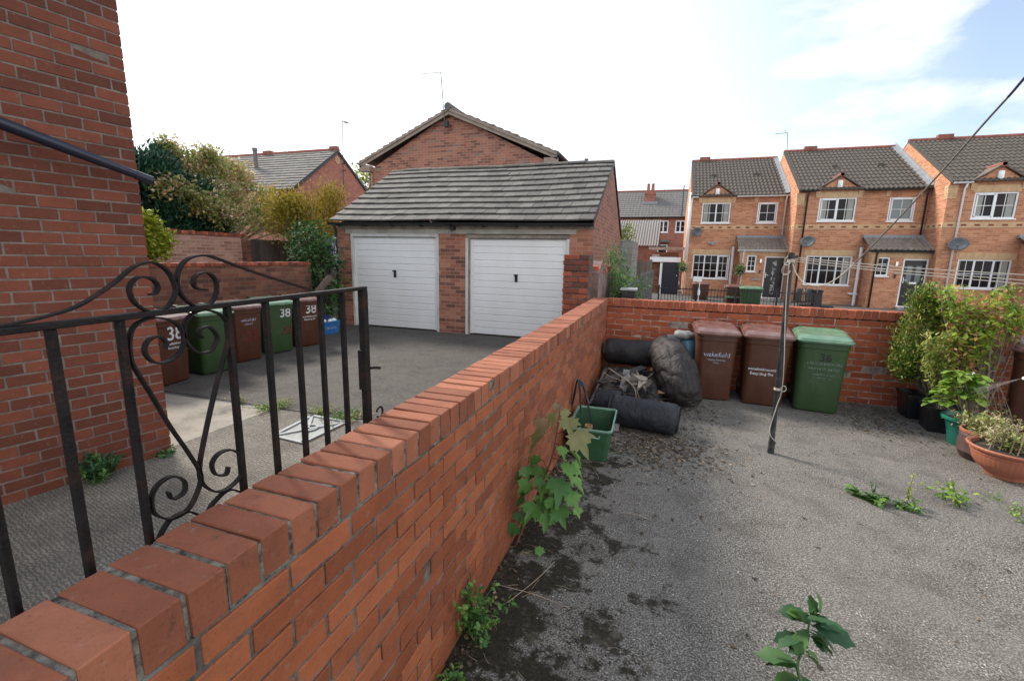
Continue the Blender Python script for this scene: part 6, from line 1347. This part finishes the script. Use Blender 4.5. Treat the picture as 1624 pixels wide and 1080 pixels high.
# hanging baskets
for (u, v, lab, mt, fl) in ((1083, 424, 'round green hanging basket by the black side gate', 'lf_bud', None), (1174, 428, 'hanging basket with white flowers on the pipe beside the first porch', 'lf_weed', 'flower')):
    c = at(u, v, y=y1_-.35 if u < 1100 else pf1-.30); t = thing('hanging_basket', lab, 'hanging basket', c, 0, 'hanging baskets on the first house'); lv = MB(); clumps(lv, [(tuple(c), (.19, .19, .24))], 60, 9, .10, .07, LEAF, .1, .6); lv.build('foliage', M[mt], t)
    w = MB(); w.lathe([(.001, -.2), (.12, -.16), (.17, -.02)], c, 14); w.tube([c, c+Vector((0, 0, .32)), c+Vector((0, .28, .34))], .008, 5); w.build('basket', M['black'], t)
    if fl:
        w = MB()
        for k in range(70):
            d_ = rdir(); d_ /= np.linalg.norm(d_); put(w, LEAF, np.array(c)+d_*np.array((.21, .21, .25)), d_, .055)
        w.build('flower', M[fl], t)
# bins and railings in front of the row
for (u, v, col, lab, yy, w_) in ((1110, 461, 'brown', 'brown bin beside the meter box of the first house', 23.6, .62), (1163, 465, 'brown', 'brown bin under a pale green lid in front of the first terraced house', 22.2, .55), (1180, 463, 'green', 'green bin standing in front of the first porch', 21.2, .60)):
    c = at(u, v, y=yy); k = c.z/1.0
    wheelie('wheelie_bin', lab, (c.x+(0.25 if col == 'green' else 0), yy, 0), R(random.uniform(-6, 6)), col, 'bins in front of the first terraced house', H=max(.75, c.z-.32), W_=w_*1.25 if col != 'green' else .85)
w = MB(); c = at(1163, 462, y=21.9); w.box((c.x-.28, 21.75, c.z-.30), (c.x+.28, 21.95, c.z-.22)); o = w.build('window_box', M['lid_green'], bevel=.01); tag(o, 'pale green lid lying across the middle brown bin of the first house', 'lid')
rl = thing('railing', 'low black iron railing with pointed bars in front of the first houses', 'railing', (2.2, 17.5, 0)); yR = 17.6
xa, xb = at(1045, 460, y=yR).x, at(1302, 470, y=yR).x; zt = at(1150, 461, y=yR).z
w = MB(); w.box((xa, yR-.01, zt-.02), (xb, yR+.01, zt+.015)); w.box((xa, yR-.01, .15), (xb, yR+.01, .18)); w.build('rail', M['black'], rl)
x = xa; k = 0
while x < xb and k < 95:
    w = MB(); w.tube([(x, yR, .02), (x, yR, zt+.05), (x, yR, zt+.14)], [.009, .009, .001], 5); w.build('bar', M['black'], rl); x += .105; k += 1
for x in np.linspace(xa, xb, 5): w = MB(); w.box((x-.025, yR-.03, 0), (x+.025, yR+.03, zt+.12)); w.build('post', M['black'], rl)
# arched gate by house 2, dark planters, small post
ag = thing('iron_gate', 'small arched metal gate with pale rounded top in front of the second house', 'gate', (at(1280, 470, y=18.2).x, 18.2, 0))
w = MB(); 
for u0, u1 in ((1262, 1276), (1278, 1296)):
    a, b = at(u0, 470, y=18.2), at(u1, 470, y=18.2); zz = at(1280, 452, y=18.2).z; m_ = (a+b)/2
    w.tube([(m_.x+(b.x-a.x)/2*math.cos(t_), 18.2, zz-.28+.28*math.sin(t_)) for t_ in np.linspace(0, math.pi, 12)], .014, 5)
w.build('arch', M['rope_grey'], ag); w = MB()
for x in np.linspace(at(1262, 470, y=18.2).x, at(1296, 470, y=18.2).x, 9): w.tube([(x, 18.2, .05), (x, 18.2, .85)], .009, 4)
w.build('bars', M['black'], ag)
for (u, v, lab) in ((1276, 458, 'dark folding chair back showing above the wall by the arched gate'), (1297, 462, 'tall dark speaker like box to the right of the arched gate')):
    c = at(u, v, y=19); w = MB()
    if u < 1290: 
        for s in (-.16, .16): w.loft([(c.x+s, 19, .45, .2, .04, .015), (c.x+s, 19.06, c.z+.0, .26, .04, .015)], 4)
        w.box((c.x-.3, 18.7, .42), (c.x+.3, 19.05, .47)); 
        for s in (-.27, .27): w.tube([(c.x+s, 18.72, 0), (c.x+s, 19.02, .45)], .015, 5); w.tube([(c.x+s, 19.1, 0), (c.x+s, 18.9, .45)], .015, 5)
        o = w.build('garden_chair', M['black'], bevel=.004); tag(o, lab.replace('folding ', ''), 'chair')
    else:
        w.loft([(c.x, 19, .02, .36, .36, .03), (c.x, 19, .08, .30, .3, .03), (c.x, 19, c.z-.1, .26, .26, .03), (c.x, 19, c.z+.05, .3, .3, .03)], 4); w.box((c.x-.5, 18.8, .25), (c.x+.5, 19.2, .33)); o = w.build('planter', M['black'], bevel=.01); tag(o, 'tall dark box on a low shelf to the right of the arched gate', 'planter')
w = MB(); c = at(1107, 476, y=17.4); w.tube([(c.x, 17.4, 0), (c.x, 17.4, at(1107, 442, y=17.4).z)], .014, 6); w.tube([(c.x, 17.4, .62), (c.x, 17.4, .80)], .04, 8); o = w.build('marker_post', M['white'], smooth=True, autos=40); tag(o, 'thin white marker post in front of the meter box', 'post')
# ================================================================ BLACK SIDE GATE
YG = 26.4; t = thing('side_gate', 'black panelled side gate under a white beam left of the first terraced house', 'gate', (at(1062, 440, y=YG).x, YG, 0))
a, b, c, d = rect((1049, 417, 1076, 472), YG); a = min(a, b-.6)
w = MB(); w.box((a, YG, -.1), (b, YG+.05, d)); 
for i in range(2):
    for j in range(3): xx = a+(b-a)*(.12+.44*i); zz = .05+(d-.1)*j/3; w.box((xx, YG-.015, zz+.06), (xx+(b-a)*.32, YG+.001, zz+(d-.1)/3-.05))
dd_ = w.build('door', M['door_navy'], t, bevel=.004); w = MB(); w.tube([(b-.12, YG-.05, 1.0), (b-.12, YG, 1.0)], .03, 8); w.build('handle', M['chrome'], dd_)
w = MB(); w.box((a-.13, YG-.03, -.1), (a-.01, YG+.06, d)); w.build('door_frame', M['white'], t)
q = at(1031, 408, y=YG); q2 = at(1080, 409, y=YG); z1_ = at(1050, 415.5, y=YG).z; w = MB(); w.box((q.x, YG-.1, z1_), (q2.x, YG+.12, q.z+.02)); w.build('lintel', M['white'], t)
w = MB(); w.box((q.x+.1, YG+.07, -.1), (a-.14, YG+.2, z1_-.01)); w.build('side_brickwork', M['brick_low'], t)
w = MB(); p, p2 = at(1040, 392, y=30), at(1082, 397, y=30); w.box((p.x-.4, 29.9, p2.z), (p2.x+.4, 30.1, p.z)); o = w.build('timber_beam', M['fascia']); tag(o, 'pale horizontal timber beam beyond the black side gate', 'beam', kind='thing')
w = MB(); p, p2 = at(1040, 400, y=29), at(1076, 406, y=29); w.box((p.x, 28.5, 0), (p2.x, 28.8, p.z)); o = w.build('hedge_wall', M['brick_low']); tag(o, 'dark low brick wall behind the black side gate', 'wall', kind='thing')
w = MB(); p = at(1040, 405, y=28); w.box((p.x-.16, 28, 0), (p.x+.16, 28.2, p.z+.02)); w.box((p.x-.19, 27.95, p.z-.25), (p.x+.19, 28.25, p.z+.05)); o = w.build('gate_post', M['fascia'], bevel=.01); tag(o, 'pale square gate post left of the timber beam', 'post')
# ================================================================ FAR TERRACE
YT = 46; t = thing('terraced_house', 'old red brick terrace with a chimney stack far beyond the side gate', 'house', (-2, YT, 0))
p0, p1 = at(950, 345, y=YT), at(1120, 345, y=YT); ze = at(1030, 344, y=YT).z; zr = at(1030, 304, y=YT+4.5).z
wn = [rect((1044, 350, 1060, 369), YT), rect((1071, 350, 1087, 369), YT), rect((1042, 388, 1058, 412), YT), rect((1090, 388, 1100, 412), YT)]
w = MB(); cells(w, p0.x, p1.x, -.2, ze, wn, YT, .12); w.add([(p0.x, YT, -.2), (p0.x, YT, ze), (p0.x, YT+4.5, zr), (p0.x, YT+9, ze), (p0.x, YT+9, -.2)], [(0,1,2,3,4)]); w.build('wall', M['brick_red_far'], t)
for i, q in enumerate(wn): window(t, *q, YT, (1, 1) if i != 2 else (1,), (1, 2) if i < 2 else (1, 1), fr=.1)
rf = MB(); pantile(rf, p0.x, p1.x, YT-.25, ze-.05, YT+4.5, zr, pitch=.3, nc=13, amp=.02); ro = rf.build('roof', M['tile_far'], t)
w = MB(); w.tube([(p0.x, YT+4.5, zr+.02), (p1.x, YT+4.5, zr+.02)], .12, 8); w.build('ridge', M['ridge_red'], ro)
c = at(1030, 340, y=YT+1); ca, cb = at(1022, 322, y=YT+2.6), at(1040, 303, y=YT+2.6); w = MB(); w.box((ca.x, YT+2.3, ze+.3), (cb.x, YT+3.3, cb.z)); w.box((ca.x-.05, YT+2.25, cb.z-.35), (cb.x+.05, YT+3.35, cb.z-.2)); w.build('chimney', M['brick_red_far'], ro)
w = MB()
for s in (.28, .72): xx = ca.x+(cb.x-ca.x)*s; w.lathe([(.17, 0), (.15, .35), (.13, .62), (.17, .66), (.13, .72)], (xx, YT+2.8, cb.z), 12)
w.build('chimney_pot', M['terracotta'], ro, smooth=True)
w = MB(); w.box((ca.x-.25, YT+2.0, ze+1.35), (cb.x+.25, YT+2.28, ze+1.62)); w.build('chimney_flashing', M['lead'], ro)
gutter('gutter', (p0.x, YT-.3, ze-.05), (p1.x, YT-.3, ze-.05), M['gutter'], t, .08)
w = MB()
for u in (1021, 1034): x = at(u, 340, y=YT).x; w.tube([(x, YT-.1, ze-.1), (x, YT-.1, ze-1.2)], .05, 6)
x = at(1082, 330, y=YT).x; w.tube([(x, YT-.2, ze+.0), (x, YT-.2, at(1082, 294, y=YT-.2).z)], .05, 6); w.build('downpipe', M['gutter'], t)
w = MB(); x = at(1056, 383, y=YT).x; zz = at(1056, 383, y=YT).z
w.box((x-.55, YT-.6, zz-.1), (x+.35, YT-.02, zz+.1)); w.build('door_canopy', M['tile_far'], t)
# outbuilding
YO = 32; t = thing('outbuilding', 'brick outbuilding with a pale grey corrugated roof in front of the far terrace', 'outbuilding', (-2, YO, 0))
p0, p1 = at(965, 390, y=YO), at(1040, 390, y=YO); ze = at(1015, 389, y=YO).z; zr = at(1015, 349, y=YO+3.2).z
w = MB(); w.box((p0.x, YO, -.1), (p1.x, YO+6.2, ze)); w.add([(p1.x+.001, YO, ze), (p1.x+.001, YO+6.2, ze), (p1.x+.001, YO+3.1, zr-.05)], [(0,1,2)]); w.build('wall', M['brick_side'], t)
rf = MB(); pantile(rf, p0.x, p1.x+.15, YO-.2, ze-.05, YO+3.1, zr, pitch=.17, nc=1, amp=.05, step=0); pantile(rf, p0.x, p1.x+.15, YO+6.4, ze-.05, YO+3.1, zr, pitch=.17, nc=1, amp=.05, step=0); rf.build('roof', attr_mat('corrugated', [(0, (.21,.205,.195)), (1, (.25,.245,.235))], .9), t)
# grey block wall and old fence
p0, p1 = at(978, 384, y=16.5), at(1004, 382, y=16.5); w = MB(); w.box((p0.x-.6, 16.5, -.1), (p1.x, 19.6, p1.z)); o = w.build('block_wall', M['block']); tag(o, 'grey concrete block wall end behind the garage', 'wall', kind='thing')
fn = attr_mat('fence_brown', [(0, (.11,.09,.07)), (1, (.22,.18,.145))], .9, spscale=30)
t = thing('wooden_fence', 'weathered brown board fence below the outbuilding, left of the black side gate', 'fence', (-.6, 20, 0)); p0, p1 = at(985, 412, y=20), at(1031, 410, y=20)
w = MB(); x = p0.x
while x < p1.x: w.box((x, 20, 0), (x+.11, 20.02+random.random()*.02, p0.z+random.gauss(-.03, .015))); x += .12
w.build('fence_panel', fn, t, bevel=.003); w = MB(); w.box((p1.x, 19.97, 0), (p1.x+.1, 20.07, p0.z+.03)); w.build('fence_post', fn, t)
# slatted dark fence running away
fs_ = attr_mat('slat_dark', [(0, (.035,.037,.04)), (1, (.07,.072,.075))], .7); fe_ = simple('slat_edge', (.17,.17,.17), .8, .3, 9)
t = thing('picket_fence', 'dark upright board fence with pale board tops running away beyond the yard wall', 'fence', (-.45, 11, 0))
A_, B_ = Vector((-.62, 8.3, 0)), Vector((-.42, 15.2, 0)); N_ = 46
w, w2 = MB(), MB()
for k in range(N_):
    p = A_.lerp(B_, k/N_); hgt = 1.38+random.gauss(0, .012)+(.10 if k > 14 else 0); w.box((p.x-.012, p.y, .02), (p.x+.012, p.y+.10, hgt)); w2.box((p.x-.014, p.y-.002, hgt+.001), (p.x+.014, p.y+.102, hgt+.018)); 
    w2.box((p.x-.006, p.y-.006, .5), (p.x+.014, p.y-.001, hgt))
w.build('boards', fs_, t); w2.build('board_tops', fe_, t)
t = thing('compost_bin', 'dark box with a pale weathered lid just beyond the yard wall', 'box', (-.55, 8.0, 0)); c = at(985, 452, y=8.1)
# ================================================================ OLD BRICK PIER AND STUB WALL
t = thing('brick_pier', 'old rough red brick gate pier beside the right hand garage door', 'pier', (-1.35, 7.1, 0))
bm2 = MB(); px0, px1, py0 = at(893, 440, y=7.0).x, at(934, 440, y=7.0).x, 7.0; zt = at(914, 403, y=7.0).z; nC = 22; bh_ = zt/nC
mo = MB(); mo.box((px0+.008, py0+.008, 0), (px1-.008, py0+.40, zt-.01)); mo.build('mortar', M['mortar_dark'], t)
for k in range(nC):
    z = k*bh_; L = px1-px0
    cuts = (0, L*.62, L) if k % 2 else (0, L*.36, L)
    for i in range(2):
        bm2.box((px0+cuts[i]+random.uniform(-.006, .006), py0+random.uniform(-.008, .008), z), (px0+cuts[i+1]-.012+random.uniform(-.006, .006), py0+.2, z+bh_-.013), None, None, .005)
        bm2.box((px0+cuts[i]+random.uniform(-.006, .006), py0+.21, z), (px0+cuts[i+1]-.012+random.uniform(-.006, .006), py0+.41+random.uniform(-.006, .006), z+bh_-.013), None, None, .005)
bm2.build('brickwork', M['brick_old'], t, bevel=.008)
t = thing('stub_wall', 'crumbling rendered old wall stub behind the brick pier beside the shrub', 'wall', (-1.1, 8, 0))
mb = MB(); nx_, ny_ = 8, 30; 
P = [(7.42, 1.62), (7.8, 1.80), (8.3, 1.70), (8.9, 1.62), (9.3, 1.55)]
for i in range(len(P)-1):
    (ya, za), (yb, zb) = P[i], P[i+1]; mb.add([(-1.30, ya, 0), (-1.05, ya, 0), (-1.05, yb, 0), (-1.30, yb, 0), (-1.30, ya, za), (-1.05, ya, za-.02), (-1.05, yb, zb-.02), (-1.30, yb, zb)], [(4,5,6,7), (1,2,6,5), (0,4,7,3)]+([(0,1,5,4)] if i == 0 else []))
mb.build('masonry', M['render_old'], t)
mb = MB()
for k in range(34): y = 7.42+random.random()*1.8; z = 1.62; mb.box((-1.3+random.uniform(-.02, .05), y, z-.03), (-1.05+random.uniform(-.05, .01), y+.1, z+random.uniform(.02, .12)), None, None, .02)
mb.build('loose_brick', M['brick_old'], t, bevel=.006)
# shrub spilling over
lv, st = MB(), MB()
C = clumps(lv, [((-.98, 9.0, 1.70), (.18, .45, .36)), ((-.84, 8.9, 1.42), (.24, .5, .26)), ((-.60, 8.8, 1.26), (.25, .4, .16)), ((-.98, 9.9, 1.6), (.2, .5, .4)), ((-.72, 8.3, 1.22), (.16, .25, .12))], 34, 13, .16, .085, LEAF, .0, .35, wide=.45)
limbs(st, (-.9, 9.2, 0), [tuple(c) for c in C], .014, 60)
t = plant('buddleia_shrub', 'arching grey green shrub spilling between the old wall and the dark board fence', (-.9, 9.2, 0), 'shrub'); lv.build('crown', M['lf_bud'], t); st.build('stem', M['bark_pale'], t)
lv, st = MB(), MB(); c = at(987, 370, y=17); C = clumps(lv, [(tuple(c), (.5, .4, .25)), (tuple(at(985, 378, y=17)), (.35, .4, .3)), (tuple(at(985, 410, y=19)), (.3, .3, .5))], 40, 12, .2, .10, LEAF, .3, .3, wide=.6); limbs(st, (c.x-.3, 17.4, 0), [tuple(q) for q in C], .02, 20)
t = plant('shrub', 'bright yellow green bush behind the garage corner over the block wall', (c.x-.3, 17.4, 0), 'shrub'); lv.build('crown', M['lf_yellowgreen'], t); st.build('stem', M['bark'], t)
for nm in ('compost_bin',):
    o = bpy.data.objects.get(nm); b = MB(); c = at(980, 462, y=8.15)
    b.box((-.72, 7.95, 0), (-.50, 8.28, 1.30)); b.build('box', M['black'], o, bevel=.006); b = MB(); b.box((-.74, 7.92, 1.302), (-.47, 8.30, 1.335)); b.build('lid', M['board'], o, bevel=.004)
w = MB(); c = at(930, 254, y=19.0); w.tube([(c.x, 19, c.z-.6), (c.x, 19, c.z)], .06, 8); w.tube([(c.x, 19, c.z-.02), (c.x, 19, c.z+.04)], .085, 8)
for o in list(bpy.data.objects):
    if o.get('label', '').startswith('brick house with a plain gable'): w.build('flue', M['tile_far'], o)
